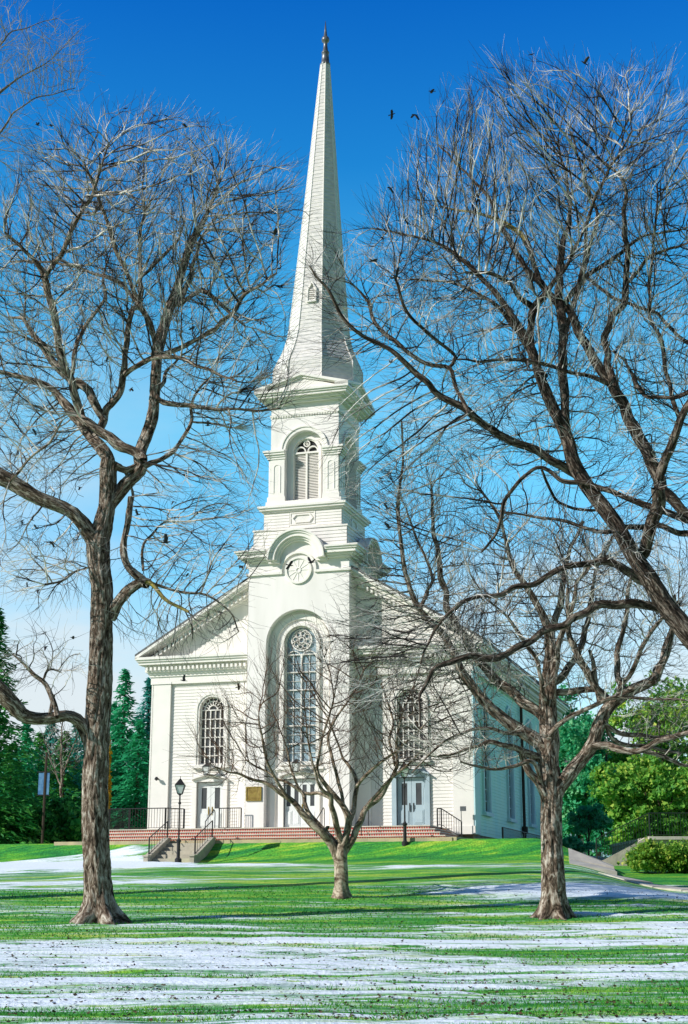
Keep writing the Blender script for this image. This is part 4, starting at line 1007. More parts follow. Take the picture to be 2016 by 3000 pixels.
# tree standing outside the frame, limbs reach in from the right
OT=[
 ([(1860,2260,50),(1850,2100,46),(1820,1900,42),(1760,1720,38),(1680,1570,32),(1600,1478,26),(1548,1420,23),(1510,1370,21),(1480,1320,20),(1440,1260,18),(1400,1190,17),(1340,1110,16),(1306,1050,15),(1293,1000,14),(1262,935,13),(1231,859,11),(1206,783,9),(1141,683,7),(1105,642,6),(1060,597,5),(990,552,3),(858,521,2)],(-2,0)),
 ([(1300,1040,11),(1292,960,10),(1287,884,10),(1281,783,10),(1276,708,10),(1277,640,8),(1278,582,7),(1297,500,5),(1300,456,4),(1290,400,3),(1270,320,2)],(0,1)),
 ([(1276,708,8),(1250,670,8),(1231,647,8),(1201,612,7),(1170,560,6),(1140,510,5),(1120,460,4),(1070,400,3),(1000,330,2)],(.5,2.5)),
 ([(1201,552,6.5),(1182,533,6),(1161,516,5.5),(1130,496,4.5),(1080,484,3),(1005,471,2)],(1.2,1.6)),
 ([(1231,647,6),(1215,590,6),(1201,552,7)],(.8,1.2)),
 ([(1208,815,8),(1213,740,8),(1217,700,9),(1241,672,7),(1262,640,5),(1290,600,4),(1330,520,3)],(.3,-1.)),
 ([(1217,700,7),(1185,680,6),(1165,650,5),(1120,625,4),(1060,620,3)],(.2,-1.5)),
 ([(1605,1482,17),(1640,1420,16),(1655,1340,14),(1645,1260,13),(1605,1195,12),(1550,1160,12),(1508,1115,14),(1500,1087,14),(1478,1040,14),(1450,986,14),(1408,909,13),(1383,864,12),(1332,783,10),(1302,725,9),(1287,693,8)],(-1.5,-.5)),
 ([(1502,1110,15),(1496,1160,15),(1478,1217,14),(1462,1262,13),(1455,1275,10)],(-2,-.4)),
 ([(1500,1100,10),(1520,1034,10),(1550,966,9),(1590,860,7),(1610,740,5)],(-2.3,-3.5)),
 ([(1404,900,10),(1393,850,9),(1386,809,8),(1378,768,7),(1403,713,7),(1423,683,8),(1428,632,7),(1425,560,5.5),(1423,506,5),(1428,431,4),(1408,395,3),(1362,360,2)],(-1,.6)),
 ([(1426,650,5),(1450,620,4),(1483,582,4),(1549,560,3),(1590,540,2)],(0,-1.5)),
 ([(1285,690,7),(1305,665,6),(1332,632,6),(1362,612,5),(1393,592,4.5),(1468,541,3),(1549,526,2)],(.5,1.8)),
 ([(1337,632,4),(1370,660,4),(1403,683,4),(1483,708,4),(1520,740,4),(1549,768,4),(1600,800,4)],(.6,-1)),
 ([(1330,1095,12),(1300,1075,11),(1281,1063,10),(1217,1026,10),(1176,1010,9),(1128,984,8),(1075,947,8),(1055,930,8),(1000,895,7),(949,854,6.5),(894,804,5.5),(828,768,4.5),(778,718,4),(740,650,3),(700,605,1.8)],(0,-2.5)),
 ([(1070,940,5),(1050,905,4.5),(1038,880,4.5),(1025,840,5),(990,830,5),(959,824,5),(925,800,5),(890,770,5),(853,733,4.5),(838,688,3.5),(800,640,2)],(-1.5,.5)),
 ([(1022,838,4),(1040,812,4),(1000,780,4),(970,755,4),(935,720,4),(919,693,3.5),(908,652,3),(900,630,2)],(-.8,-2.5)),
 ([(1383,876,6),(1330,856,5),(1282,844,5),(1216,824,4.5),(1141,819,3.5),(1090,824,3),(1040,820,2)],(-.8,-2)),
 ([(1470,1325,12),(1455,1318,11),(1430,1297,10),(1405,1284,9),(1358,1281,8),(1298,1290,7),(1249,1314,6.5),(1192,1338,6),(1128,1358,5.5),(1070,1362,5),(1030,1395,4),(994,1431,3.5),(954,1516,2)],(-.3,-1.5)),
 ([(1520,1390,12),(1476,1383,10),(1419,1374,10),(1358,1383,9),(1298,1415,8),(1245,1437,8),(1196,1463,7.5),(1155,1492,7.5),(1110,1498,8),(1060,1498,7),(1014,1512,6),(974,1540,4.5),(955,1590,3),(960,1650,2)],(-.4,-2.2)),
 ([(1650,1290,9),(1600,1225,8),(1550,1212,7),(1500,1200,6),(1419,1204,6),(1370,1212,5),(1298,1192,4),(1209,1176,3),(1136,1164,2)],(-1.4,.8)),
 ([(1640,1250,9),(1600,1200,9),(1550,1180,8),(1480,1152,7),(1435,1136,7),(1378,1115,6.5),(1338,1099,6),(1285,1093,5),(1233,1067,4.5),(1200,1085,4),(1176,1111,4),(1152,1144,4),(1128,1217,3),(1095,1257,2)],(-1.4,-1)),
 ([(1235,1070,3),(1250,1110,3.5),(1272,1142,3.5),(1320,1160,3.5),(1380,1165,2.5)],(-1,.5)),
 ([(1241,860,6),(1205,800,5),(1170,740,5),(1120,690,4.5),(1070,660,4),(1010,640,3),(930,640,2)],(.3,2.2)),
 ([(1281,783,6),(1300,720,5),(1320,650,5),(1345,560,4),(1360,480,3.5),(1330,400,3),(1300,300,2)],(.3,2.)),
 ([(1300,720,5),(1330,600,4),(1340,500,4),(1380,400,3),(1440,300,2)],(.2,-1.8)),
 ([(1550,960,6),(1520,860,5),(1505,780,5),(1480,700,4),(1490,560,3),(1500,420,2)],(-1.5,-.5)),
 ([(1588,870,7),(1560,900,5),(1490,905,4.5),(1460,890,4),(1430,830,3.5),(1400,800,2.5)],(-3.1,.5)),
]
OC=[(1220,470,0,310,4.0,310,4600),(1440,480,0,220,3.6,330,2600),(1290,850,0,300,3.5,250,2400),(960,640,-.3,150,2.6,230,1500),(1100,900,0,200,2.4,200,1100),(1480,950,-1,150,3.,280,1200),(1080,560,0,230,3.,200,1500),(1400,1230,-1,190,2.,130,900),(780,640,-.8,70,1.2,120,200),(1080,1420,-1,170,1.5,90,360),(820,780,-1.2,90,1.2,70,140),(850,1480,-1.2,130,1.,120,420),(820,1000,-1.4,70,.9,120,220),(880,1080,-1.3,90,1.,110,260)]
pO=P(1860,2260,38)
make_tree('bare_tree','dark bare limbs sweeping in from beyond the right edge over the upper right',OT,OC,M['bark_dark'],M['twig_dark'],38,(pO.x,36,ground(pO.x,36)-.1),hub=(1330,1050),lichen=(3,),seed=9,ksides=40,tip=.0058,furrow=.022,twigs=1.1)

# small centre tree
CT=[
 ([(779,2052,20),(779,2044,18),(778,2020,15),(778,2002,15),(777,1970,15),(776,1950,16),(780,1925,11),(788,1905,8),(794,1868,8),(783,1838,6.5),(759,1809,6),(738,1782,5),(723,1758,4),(727,1722,3),(735,1680,2.5),(760,1600,1.8)],(0,0)),
 ([(772,1955,11),(765,1937,9.5),(741,1907,9),(711,1877,8),(684,1847,7),(655,1820,6),(625,1794,5),(589,1780,3.5),(544,1765,2.5),(490,1750,1.5)],(0,-.6)),
 ([(775,1945,7),(767,1928,6.5),(753,1910,6.5),(729,1883,6),(708,1856,5.5),(692,1829,4.5),(687,1808,3.5),(670,1770,2.5),(650,1700,1.8)],(0,.8)),
 ([(752,1819,4.5),(723,1806,4),(693,1806,4),(663,1789,3.2),(616,1764,2.4),(560,1730,1.6)],(.1,1.5)),
 ([(780,1930,7),(772,1895,7),(763,1868,6.5),(756,1838,6),(753,1812,5),(729,1798,3.5),(712,1740,2.5),(700,1660,1.8)],(0,-1)),
 ([(794,1870,6),(801,1850,6),(808,1830,5.5),(812,1791,5),(806,1767,4),(794,1740,3.5),(777,1716,2.5),(750,1640,1.8)],(.2,1.2)),
 ([(812,1795,4),(830,1770,4),(857,1746,3.5),(887,1722,3),(930,1690,2.5),(980,1640,1.6)],(.5,-.8)),
 ([(780,1950,9),(786,1935,8.5),(803,1910,7.5),(821,1874,7),(836,1841,6.5),(866,1815,5.5),(881,1785,4.5),(902,1746,4),(904,1690,3),(920,1620,2)],(0,.4)),
 ([(836,1841,5),(855,1815,4),(871,1793,4),(895,1770,3.5),(920,1750,3),(960,1710,2)],(.2,-1)),
 ([(783,1838,4),(770,1780,4),(755,1720,3.5),(752,1660,3),(800,1590,2),(830,1520,1.5)],(.1,1)),
 ([(655,1820,4),(620,1760,3),(600,1700,2.5),(590,1630,1.8)],(-.4,-1.2)),
 ([(902,1746,3),(890,1690,3),(895,1640,2.5),(870,1560,2)],(.3,1.4)),
]
CC=[(770,1620,0,230,2.4,190,1000),(590,1690,-.3,150,1.8,120,500),(960,1640,.2,160,2.,150,600),(510,1740,-.5,70,1.,60,140)]
pC=P(779,2048,50); gz=ground(pC.x,50)
make_tree('bare_tree','small multi-stemmed bare tree standing in the middle of the lawn before the church doors',CT,CC,M['bark_pale'],M['twig_brown'],50,(pC.x,50,gz-.1),hub=(780,1930),radial=.22,twl=(.4,1.3),flare=(6,.5,4,.2),seed=12,ksides=28,furrow=.015,tip=.0062,kill=.28,maxlat=.035)

# pale twigs of one more tree beyond the top left corner
UT=[([(-160,900,26),(-150,700,22),(-130,500,16),(-90,330,11),(-30,240,4),(40,180,1.8),(110,140,1.1),(180,70,.7)],(0,1)),
    ([(-110,420,9),(-40,340,3.5),(40,250,1.6),(100,220,1.2),(170,200,.8)],(0,0)),
    ([(-120,400,8),(-50,200,3),(10,90,1.6),(70,60,1.),(130,40,.7)],(0,-.5)),
    ([(-150,850,14),(-190,650,10),(-250,450,7),(-280,250,4)],(0,1)),
    ([(-160,2300,34),(-165,1800,32),(-165,1300,29),(-160,900,26)],(0,0))]
UC=[(-330,300,0,160,2.,200,420),(90,150,0,120,1.6,110,520),(20,320,0,60,1.2,90,160),(0,100,0,90,1.6,110,200)]
pU=P(-160,2290,49)
make_tree('bare_tree','pale fine twigs of a bare tree reaching into the top left sky',UT,UC,M['bark'],M['twig_pale'],49,(pU.x,49,ground(pU.x,49)-.1),hub=(-200,800),seed=21,ksides=24,tip=.0055,kill=.3,furrow=.02)

# ------------------------------------------------------------------ evergreen and leafy background
def quads_mesh(name, C_, U_, V_, m, parent):
    C_=np.asarray(C_);U_=np.asarray(U_);V_=np.asarray(V_); n=len(C_)
    V=np.stack([C_-U_-V_,C_+U_-V_,C_+U_*.4+V_,C_-U_*.4+V_],1).reshape(-1,3)
    me=bpy.data.meshes.new(name); me.vertices.add(4*n); me.vertices.foreach_set('co',V.ravel().astype(np.float32))
    me.loops.add(4*n); me.loops.foreach_set('vertex_index',np.arange(4*n,dtype=np.int32)); me.polygons.add(n); me.polygons.foreach_set('loop_start',(np.arange(n)*4).astype(np.int32)); me.update(calc_edges=True)
    return link(name,me,m,parent)
def conifer(label,x,y,z,h,rb,m,seed,dens=1.,group=None,name='spruce_tree'):
    r=np.random.default_rng(seed); o=thing(name,label,'evergreen tree',(x,y,z),0,group)
    mb=MB(); mb.lathe([(.012*h+.05,-.3),(.01*h+.03,h*.4),(.02,h*.97)],(0,0),7); mb.build('trunk',M['post_bark'],o)
    Cn=[];U=[];V=[]; nb=int(h*13*dens)
    for i in range(nb):
        t=((i+r.random())/nb)**.85; zz=h*(.06+.93*t); L=rb*(1-t)**.8*(.7+.45*r.random())+.12; a=r.random()*6.28; d=np.array([math.cos(a),math.sin(a),0]); sd=np.array([-d[1],d[0],0])
        k=max(3,int(L/.22))
        for j in range(k):
            s=(j+.6)/k; p=d*L*s+np.array([0,0,zz-L*(.10+.42*s*s)+.12*L*(s>.8)])
            for q in range(2):
                w=.10+.20*(1-s)*min(1,L*.6); pp=p+sd*r.normal()*w*1.2+np.array([0,0,r.normal()*.06])
                ang=r.normal()*.5; dd=d*math.cos(ang)+sd*math.sin(ang); dd=dd+np.array([0,0,-.25+r.normal()*.25]); dd/=np.linalg.norm(dd)
                n_=np.cross(dd,[r.normal()*.5,r.normal()*.5,1.]); n_/=np.linalg.norm(n_)
                Cn.append(pp); U.append(n_*(.05+.05*r.random())); V.append(dd*(.14+.14*r.random()))
    quads_mesh('crown',Cn,U,V,m,o); return o
def leafy(label,x,y,z,h,clumps,m,seed,n=5000,size=.16,name='leafy_tree',cat='leafy tree',stems=None,group=None):
    """clumps: (dx,dy,dz,rx,ry,rz) relative to base"""
    r=np.random.default_rng(seed); o=thing(name,label,cat,(x,y,z),0,group); mb=MB()
    if stems:
        for s in stems: 
            for i,(a,b) in enumerate(zip(s,s[1:])): mb.bar(a,b,max(.02,.09-.025*i)*(h/9)**.5,6)
        mb.build('trunk',M['post_bark'],o)
    tot=sum(c[3]*c[4]+c[3]*c[5] for c in clumps); Cn=[];U=[];V=[]
    for c in clumps:
        k=int(n*(c[3]*c[4]+c[3]*c[5])/tot); ns=max(5,k//55)
        sc=r.normal(size=(ns,3)); sc/=np.linalg.norm(sc,axis=1)[:,None]; sc*=(r.random(ns)**.33)[:,None]*.85
        for j in range(k):
            q=sc[r.integers(ns)]+r.normal(size=3)*.13; p=np.array(c[:3])+q*np.array(c[3:])
            a=r.normal(size=3)+np.array([0,0,.6]); a/=np.linalg.norm(a); b=np.cross(a,r.normal(size=3)); b/=np.linalg.norm(b)+1e-9; s=size*(.6+.8*r.random())
            Cn.append(p);U.append(b*s);V.append(np.cross(a,b)*s)
    quads_mesh('crown',Cn,U,V,m,o); return o
def at(x,ytop,Y,base=4.2):
    p=P(x,ytop,Y); return p.x,p.z-base
gs='evergreens standing in the left woods'
x,h=at(287,1522,98); conifer('tall blue green spruce with a sharp top between the big trunk and the church',x,98,4.2,h,3.1,M['spruce'],1,1.9)
x,h=at(341,1545,100); conifer('blue green spruce whose right half hides behind the church corner',x,100,4.2,h,2.9,M['spruce_blue'],2,1.9)
x,h=at(262,1600,104); conifer('shorter green spruce close behind the right edge of the big left trunk',x,104,4.2,h,2.6,M['spruce'],3,1.7)
x,h=at(318,1640,96); conifer('lower full spruce before the two sharp spruces beside the church',x,96,4.2,h,3.2,M['spruce'],31,1.9)
x,h=at(-4,1385,82); conifer('large dark spruce cut by the left edge of the view',x,82,4.2,h,3.9,M['spruce_dark'],4,1.9)
W8=[(30,1690,86,M['spruce_dark'],'dark evergreen at the far left edge of the woods behind the snow bank',2.9),
(62,1645,92,M['spruce'],'second evergreen from the left in the woods, left of the banner post',2.3),
(92,1668,95,M['spruce_dark'],'evergreen in the left woods rising right behind the banner post',2.3),
(118,1632,100,M['spruce_blue'],'blue green evergreen in the left woods just right of the banner post',2.2),
(150,1665,92,M['spruce_dark'],'dark evergreen in the left woods halfway between banner post and big trunk',2.4),
(178,1640,97,M['spruce_blue'],'evergreen in the left woods against the left side of the big trunk',2.4),
(215,1655,102,M['spruce_dark'],'evergreen mostly hidden behind the big left trunk',2.4)]
for i,(xx,yt,Y,m,lb,rb) in enumerate(W8):
    x,h=at(xx,yt,Y); conifer(lb,x,Y,4.2,h,rb+.5,m,40+i,1.7,gs)
r_=random.Random(4)
for i in range(11):
    xx=18+i*25; yt=1668+r_.randrange(70); x,h=at(xx,yt,110+(i%3)*4); conifer('evergreen in the dense back row of the left woods',x,110+(i%3)*4,4.2,h,2.9,(M['spruce'],M['spruce_blue'],M['spruce_dark'])[i%3],140+i,1.2,gs)
# undergrowth of the woods
for i,(xx,yt,Y,lb) in enumerate(((40,1810,84,'dark low shrub under the leftmost evergreens'),(90,1830,85,'dark low shrub at the foot of the banner post'),(140,1820,85,'dark low shrub right of the banner post'),(190,1835,86,'dark low shrub touching the left side of the big trunk'))):
    x,h=at(xx,yt,Y,4.2); leafy(lb,x,Y,4.2,h,[(0,0,h*.45,1.6,1.2,h*.55),(-.9,.2,h*.3,1.2,1,h*.36),(.9,0,h*.3,1.2,1,h*.36)],M['spruce_dark'],60+i,4200,.11,'shrub','shrub',group='shrubs under the left woods')
x,h=at(252,1615,90); leafy('narrow golden yellow shrub tree glowing just behind the big left trunk',x-.15,90,4.2,h,[(0,0,h*.5,.38,.5,h*.5)],M['leaf_yellow'],66,1500,.1,'columnar_tree','tree',stems=[[(0,0,0),(0,0,h*.8)]])
# bare slender tree in the woods
bt=[([(138,1930,4),(139,1850,3.5),(140,1760,3),(140,1690,2),(142,1640,1.2)],(0,0)),([(139,1790,2),(120,1740,1.5),(105,1690,1)],(0,.5)),([(140,1770,2),(160,1720,1.5),(175,1680,1)],(0,-.5))]
pB=P(138,1930,90)
make_tree('slender_bare_tree','slender grey bare tree in front of the left evergreens',bt,[(140,1700,0,50,1.6,80,420)],M['bark'],M['twig'],90,(pB.x,90,4.2),hub=(140,1880),seed=31,ksides=8,tip=.012,kill=.4,step=.3,furrow=0)
# right side trees
def crown_of(r,rx,ry,h,n=9,low=.25):
    rr=np.random.default_rng(r); out=[]
    for i in range(n):
        a=rr.random()*6.28; q=rr.random()**.5*.62; zz=h*(low+(1-low)*.85*rr.random()); f=1-.5*abs(zz/h-.5)
        out.append((rx*q*math.cos(a)*f,ry*q*math.sin(a)*f,zz,rx*.48,ry*.48,h*.17))
    return out
st=lambda h:[[(0,0,0),(.1,0,h*.3),(-.2,.1,h*.6)],[(0,0,.2),(.7,.2,h*.4),(1.1,.3,h*.7)],[(0,0,.2),(-.8,-.1,h*.4),(-1.2,0,h*.65)]]
RTs=[(1300,1560,130,4.6,M['leaf_teal'],'dark teal leafy tree right behind the right hand trunk',10000),
(1350,1610,126,4.4,M['leaf_teal'],'teal leafy tree seen through the fork of the right hand trunk',9000),
(1412,1560,134,5.0,M['leaf_bright'],'bright green leafy tree beyond the walkway, rounded top against the sky',12000),
(1478,1590,127,4.6,M['leaf_bright'],'yellow green leafy tree above the terrace railing',12000),
(1550,1540,131,5.2,M['leaf_bright'],'bright leafy tree cut by the right edge of the view',12000),
(1420,1740,120,4.0,M['leaf_bright'],'lower yellow green leafy tree left of the terrace railing top',9000),
(1500,1720,119,4.4,M['leaf_bright'],'lower yellow green leafy tree behind the middle of the terrace railing',9000),
(1570,1700,122,4.4,M['leaf_hedge'],'olive leafy tree low behind the terrace railing at the right edge',8000)]
for i,(xx,yt,Y,rx,m,lb,n) in enumerate(RTs):
    x,h=at(xx,yt,Y); leafy(lb,x,Y,4.2,h,crown_of(70+i,rx,3.,h,14,.12),m,80+i,n,.13,stems=st(h),group='leafy trees behind the walkway')
x,h=at(1338,1850,95); leafy('small dark multi-stemmed tree at the far end of the walkway',x,95,4.1,h,[(0,0,h*.9,1.3,1.2,.9),(-.8,0,h*.75,.9,.8,.7),(.9,0,h*.75,.9,.8,.6)],M['leaf_teal'],91,1800,.1,'small_tree','tree',stems=[[(0,0,0),(.05,0,1.2),(.5,0,2.6)],[(0,0,0),(-.1,0,1.2),(-.6,0,2.6)],[(0,0,.6),(.1,0,2.6)]])
# hedge and low shrubs
leafy('clipped rounded hedge of green and yellow leaves below the terrace railing','' and 0 or 15.9,68.5,2.6,2,[(-2.1,0,.75,1.1,1.1,.75),(-.8,.1,.85,1.3,1.2,.85),(.7,0,.9,1.3,1.2,.9),(2.2,0,.95,1.4,1.2,.95),(3.8,.1,.95,1.4,1.2,.95)],M['leaf_hedge'],95,26000,.055,'hedge','hedge')
x,_=at(1290,1900,86); leafy('low green bush at the end of the side wall railing',x,86,4.0,1,[(0,0,.5,1.1,.8,.5),(1.,0,.4,.8,.7,.4)],M['leaf_teal'],96,2600,.06,'bush','bush')
p_=wpt(19.2,9.5); leafy('small bright green shrub beside the kerb under the shaded side wall',p_.x,p_.y,4.2,1,[(0,0,.3,.7,.5,.3)],M['leaf_bright'],97,900,.05,'shrub','shrub')
# distant tree line behind everything
def far_wood():
    r=np.random.default_rng(5); Cn=[];U=[];V=[]
    for (xa,xb,hh) in ((-75,-14,5.5),(14,80,7.)):
        for i in range(26000):
            x=r.uniform(xa,xb); y=r.uniform(158,176); top=hh*(.7+.45*noise.noise(Vector((x*.25,y*.1,2)))+.15*noise.noise(Vector((x,y,2)))); z=4.2+top*r.random()**.6
            a=r.normal(size=3); a/=np.linalg.norm(a); b=np.cross(a,r.normal(size=3)); b/=np.linalg.norm(b); s=.16+.2*r.random()
            Cn.append((x,y,z));U.append(b*s);V.append(np.cross(a,b)*s)
    tag(quads_mesh('distant_wood',Cn,U,V,M['leaf_teal'],None),'distant band of dark green woodland behind the church','woodland',kind='stuff')
far_wood()

# ------------------------------------------------------------------ birds
def bird_mesh(kind):
    """one continuous skin: body along +x, wings along y"""
    V=[];Fc=[]
    prof=[(-.17,.035,.006,0),(-.11,.03,.012,0),(-.06,.022,.022,0),(0,.034,.034,0),(.06,.032,.033,.004),(.10,.02,.022,.012),(.125,.022,.022,.018),(.15,.014,.014,.016),(.185,.002,.002,.008)]
    k=8
    for x,w,h,z in prof:
        for j in range(k): t=2*math.pi*j/k; V.append((x,w*math.cos(t),z+h*math.sin(t)))
    for i in range(len(prof)-1):
        for j in range(k): Fc.append((i*k+j,i*k+(j+1)%k,(i+1)*k+(j+1)%k,(i+1)*k+j))
    Fc.append(tuple(range(k))); Fc.append(tuple(reversed(range((len(prof)-1)*k,len(prof)*k))))
    if kind!='perched':
        up={'up':(.16,.20),'glide':(.03,.01),'down':(-.06,-.15)}[kind]
        for s in (-1,1):
            b=len(V)
            pts=[(.05,.02,.01),(-.05,.02,.005),(.075,.13,up[0]*.6),(-.06,.13,up[0]*.55),(.02,.27,up[1]),(-.06,.25,up[1]*.95)]
            for x,y,z in pts: V.append((x,s*y,z)); V.append((x,s*y,z-.008))
            for a,c_ in ((0,2),(2,4)):
                A=b+a*2; C1=b+c_*2
                Fc+= [(A,A+2,C1+2,C1),(A+1,C1+1,C1+3,A+3),(A,C1,C1+1,A+1),(A+2,A+3,C1+3,C1+2)]
            Fc.append((b+8,b+10,b+11,b+9))
    else:
        for s in (-1,1):
            b=len(V)
            for x,y,z in ((.05,.03,.015),(-.02,.042,-.005),(-.14,.02,-.01),(-.02,.036,.025)): V.append((x,s*y,z))
            Fc.append((b,b+1,b+2,b+3))
            b=len(V); V+= [(0,s*.012,-.02),(.012,s*.012,-.02),(.006,s*.012,-.07)]; Fc.append((b,b+1,b+2))
    me=bpy.data.meshes.new('bird_'+kind); me.from_pydata(V,[],Fc); me.materials.append(M['bird']); me.polygons.foreach_set('use_smooth',[True]*len(Fc)); return me
BM={k:bird_mesh(k) for k in ('up','glide','down','perched')}
B=[(286,247,'p',1.1,'bird perched on the topmost twig of the left tree'),(353,263,'p',1.1,'left bird of the pair on the top twigs of the left tree'),(379,264,'p',1.1,'right bird of the pair on the top twigs of the left tree'),(367,290,'p',1.2,'bird just below the side by side pair at the top of the left tree'),
(421,286,'g',1.9,'large bird gliding right of the top of the left tree'),(85,285,'u',1.,'left one of two birds among the pale top left twigs'),(116,286,'g',1.1,'right one of two birds among the pale top left twigs'),(490,319,'p',1.,'bird on the upper right outline of the left tree crown'),
(575,366,'p',1.1,'bird on the right shoulder of the left tree crown, nearest below the open sky'),(626,533,'u',2.,'large dark bird flying in the clear patch left of the spire'),(449,416,'p',1.,'bird in the upper middle of the left crown'),(560,487,'d',.8,'small bird at the right side of the left crown, above the clear patch'),
(190,685,'d',1.,'bird deep in the left part of the left crown'),(437,748,'g',1.2,'bird right of the thick upper limb of the left tree'),(461,658,'g',1.1,'bird above the curved dark branch in the left crown'),(243,823,'u',1.,'bird between the two left forks of the left tree'),
(298,886,'d',1.1,'bird between the forks directly above the left trunk split'),(79,984,'g',1.1,'bird left of the trunk split near the left edge'),(474,970,'u',1.1,'bird in open blue right of the left trunk split'),(593,735,'d',.8,'small bird left of the spire louvre'),
(587,842,'u',.9,'small bird left of the spire foot'),(567,912,'g',.9,'small bird left of the belfry cornice'),(481,1075,'g',1.1,'bird in open blue left of the belfry louvres'),(378,1236,'u',2.3,'large grey bird hovering above the hanging broken limb'),
(157,1308,'p',1.2,'bird sitting on the thin arched branch left of the big trunk'),(167,1453,'g',1.1,'bird in front of the white cloud at left'),(103,1474,'d',1.1,'bird low over the dark spruce near the cloud'),(63,1337,'u',.9,'bird at the left edge below the arched branch'),(86,1345,'d',.9,'bird at the left just right of its neighbour below the arched branch'),
(73,1185,'u',1.,'topmost of four birds under the thick left limb'),(50,1187,'d',.9,'bird second from the left among four under the thick left limb'),(37,1203,'g',.8,'leftmost of four birds under the thick left limb'),(84,1204,'u',1.,'rightmost of four birds under the thick left limb'),
(117,1237,'d',1.1,'bird beside the big trunk just under the thick left limb'),(182,1110,'d',.9,'bird between the thick left limb and the upper trunk'),(314,1173,'u',1.2,'bird close right of the hanging broken limb'),(396,1143,'d',.9,'bird in blue sky right of the hanging limb, upper of two'),(448,1166,'d',.8,'bird in blue sky left of the hexagonal panel'),
(427,1310,'g',.9,'bird above the left slope of the church roof'),(419,1551,'u',1.3,'bird in front of the left bay just under the cornice'),(544,1565,'g',1.2,'bird at the left edge of the tower just below the cornice'),(550,1290,'d',1.2,'bird at the left end of the arched tower cornice'),(660,1288,'g',1.5,'bird in front of the left half of the round medallion'),(710,1282,'u',1.5,'bird in front of the right edge of the round medallion'),
(712,1586,'g',1.2,'bird in front of the tall blue tower window'),(1003,1255,'p',.1,''),(744,1892,'u',1.4,'bird flitting before the brick steps beside the small tree'),
(985,208,'g',1.5,'bird at the upper left outline of the big right crown'),(893,261,'g',1.5,'left one of two large birds at the left tip of the right crown'),(946,262,'d',1.7,'right one of two large birds at the left tip of the right crown'),(1211,124,'p',1.3,'bird on the highest twigs of the right crown'),(1332,144,'u',1.9,'large bird at the top right of the right crown'),
(1380,291,'g',1.8,'large bird inside the upper right of the right crown'),(1254,387,'p',.9,'bird in the middle of the upper right crown'),(890,430,'d',1.1,'bird at the left of the right crown level with the yellow branch'),(1387,578,'u',1.,'bird left of the far right limb'),
(851,594,'g',2.2,'large bird gliding just right of the spire'),(903,630,'u',2.2,'large bird landing on a branch tip right of the spire'),(1001,678,'d',1.,'bird in the sky right of the branch tip with the large bird'),(1200,665,'g',1.1,'bird left of the main fork of the dark limbs'),(1145,738,'g',.9,'small bird below the main fork of the dark limbs'),
(891,826,'u',.9,'small bird above the long sweeping limb near the spire foot'),(1057,853,'u',.9,'small bird over the bend of the sweeping limb'),(1160,951,'g',1.1,'bird under the sweeping limb in the middle of the right side'),(866,1018,'g',1.3,'upper of two birds right of the belfry'),(868,1090,'p',1.3,'lower of two birds right of the belfry'),
(883,1159,'u',1.3,'bird right of the belfry base'),(849,1178,'g',1.2,'bird at the right end of the belfry base ledge'),(887,1203,'u',1.5,'upper of a close pair of birds right of the lower stages'),(869,1235,'p',1.1,'bird left and lowest of the close group right of the lower stages'),(1030,1284,'g',1.,'bird above the right roof slope'),(1047,1206,'p',1.,'bird between the vertical stems of the right tree'),
(58,1985,'w',0,''),]
for x,y,k,s,lb in B:
    if not lb: continue
    Y=46+6*((x*7+y*3)%10)/10.
    if k=='p': Y=(42.5 if x<700 else 38.5 if x>830 and y<1000 else 45)
    Y=(38.5 if x<700 else 33.5) if not (540<x<760 and y>1200) else (48 if y>1800 else 70)
    kind={'p':'perched','g':'glide','u':'up','d':'down'}[k]
    o=bpy.data.objects.new('bird',BM[kind]); COL.objects.link(o); o.location=P(x,y,Y); sc=(s*.52 if s<1.8 else s*.44)*Y/46; o.scale=(sc,)*3
    o.rotation_euler=(random.uniform(-.6,.6) if k!='p' else 0,random.uniform(-.5,.3),random.choice((0,math.pi))+random.uniform(-.7,.7))
    tag(o,'black '+lb if 'grey' not in lb and 'dark' not in lb else lb,'bird',group='black birds around the trees and steeple')

# ------------------------------------------------------------------ light, sky, camera
SAZ=R(203); SEL=R(30)
sd=Vector((math.cos(SAZ)*math.cos(SEL),math.sin(SAZ)*math.cos(SEL),math.sin(SEL)))
sl=bpy.data.lights.new('sun','SUN'); sl.energy=5.0; sl.angle=R(.5); sl.color=(1.,.95,.885)
so=bpy.data.objects.new('sun',sl); COL.objects.link(so); so.rotation_euler=sd.to_track_quat('Z','Y').to_euler()
w=bpy.data.worlds.new('World'); scene.world=w; w.use_nodes=True; nt=w.node_tree; bg=nt.nodes['Background']; N_=nt.nodes.new; L_=nt.links.new
sky=N_('ShaderNodeTexSky'); sky.sky_type='NISHITA'; sky.sun_disc=False; sky.sun_elevation=SEL; sky.sun_rotation=math.pi/2-SAZ; sky.altitude=200; sky.air_density=1.0; sky.dust_density=.3; sky.ozone_density=2.5
tc=N_('ShaderNodeTexCoord'); sep=N_('ShaderNodeSeparateXYZ'); L_(tc.outputs['Generated'],sep.inputs[0])
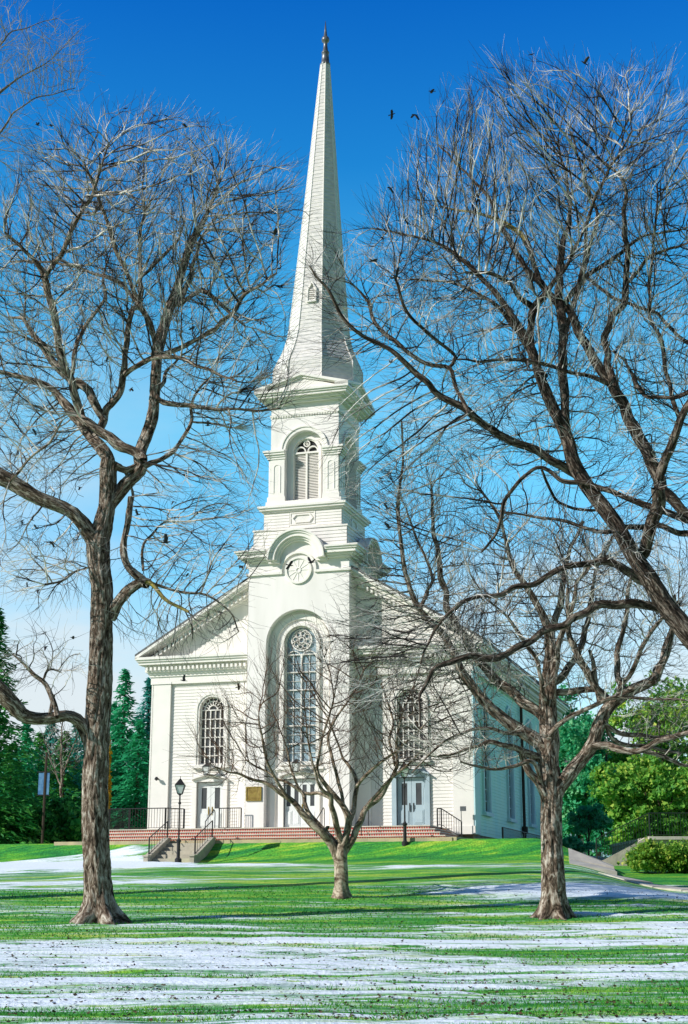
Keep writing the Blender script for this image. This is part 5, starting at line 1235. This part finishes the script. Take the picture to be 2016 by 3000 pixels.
# tint of the clear air: cyan low down, deep blue high up
rp=N_('ShaderNodeValToRGB'); e=rp.color_ramp.elements; e[0].position=.0; e[0].color=(1.25,1.65,1.6,1); e[1].position=.58; e[1].color=(.02,.86,2.1,1)
for p_,c_ in ((.14,(1.5,2.1,2.0,1)),(.24,(1.05,2.15,2.2,1)),(.31,(.95,2.5,2.4,1)),(.39,(.50,2.15,2.4,1)),(.47,(.14,1.42,2.2,1)),(.9,(.5,1.0,1.3,1))): k=e.new(p_); k.color=c_
L_(sep.outputs['Z'],rp.inputs[0])
mu=N_('ShaderNodeMixRGB'); mu.blend_type='MULTIPLY'; mu.inputs[0].default_value=1; L_(sky.outputs[0],mu.inputs[1]); L_(rp.outputs[0],mu.inputs[2])
mp=N_('ShaderNodeMapping'); mp.inputs['Scale'].default_value=(1.6,1.6,4.5); mp.inputs['Location'].default_value=(.35,0,.1); L_(tc.outputs['Generated'],mp.inputs[0])
nz=N_('ShaderNodeTexNoise'); nz.inputs['Scale'].default_value=2.2; nz.inputs['Detail'].default_value=7; nz.inputs['Roughness'].default_value=.5; L_(mp.outputs[0],nz.inputs[0])
cr=N_('ShaderNodeMapRange'); cr.inputs[1].default_value=.42; cr.inputs[2].default_value=.60; cr.inputs[4].default_value=.95; L_(nz.outputs[0],cr.inputs[0])
cl=N_('ShaderNodeMapRange'); cl.inputs[1].default_value=.38; cl.inputs[2].default_value=.13; L_(sep.outputs['Z'],cl.inputs[0])
cm=N_('ShaderNodeMath'); cm.operation='MULTIPLY'; L_(cr.outputs[0],cm.inputs[0]); L_(cl.outputs[0],cm.inputs[1])
mc=N_('ShaderNodeMixRGB'); mc.inputs[2].default_value=(7.5,8.2,8.6,1); L_(cm.outputs[0],mc.inputs[0]); L_(mu.outputs[0],mc.inputs[1])
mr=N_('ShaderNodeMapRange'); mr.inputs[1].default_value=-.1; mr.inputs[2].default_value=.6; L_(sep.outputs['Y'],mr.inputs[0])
az=N_('ShaderNodeValToRGB'); az.color_ramp.elements[0].color=(.50,.40,.42,1); az.color_ramp.elements[1].color=(1,1,1,1); L_(mr.outputs[0],az.inputs[0])  # sky behind the camera dimmed to cut fill light on the walls
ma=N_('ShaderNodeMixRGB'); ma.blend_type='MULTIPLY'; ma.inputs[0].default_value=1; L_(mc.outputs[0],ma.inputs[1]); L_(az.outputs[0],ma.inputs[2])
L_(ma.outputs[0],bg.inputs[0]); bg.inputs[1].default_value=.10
cd=bpy.data.cameras.new('camera'); co=bpy.data.objects.new('camera',cd); COL.objects.link(co); scene.camera=co
cd.sensor_fit='VERTICAL'; cd.sensor_height=24; cd.sensor_width=24; cd.lens=F/3000*24; cd.clip_end=3000; cd.clip_start=.1
co.location=(0,0,EYE); co.rotation_euler=(math.pi/2+TH,0,0)
scene.view_settings.view_transform='Standard'; scene.view_settings.look='None'; scene.view_settings.exposure=.05; scene.view_settings.gamma=1
scene.render.resolution_x=688; scene.render.resolution_y=1024
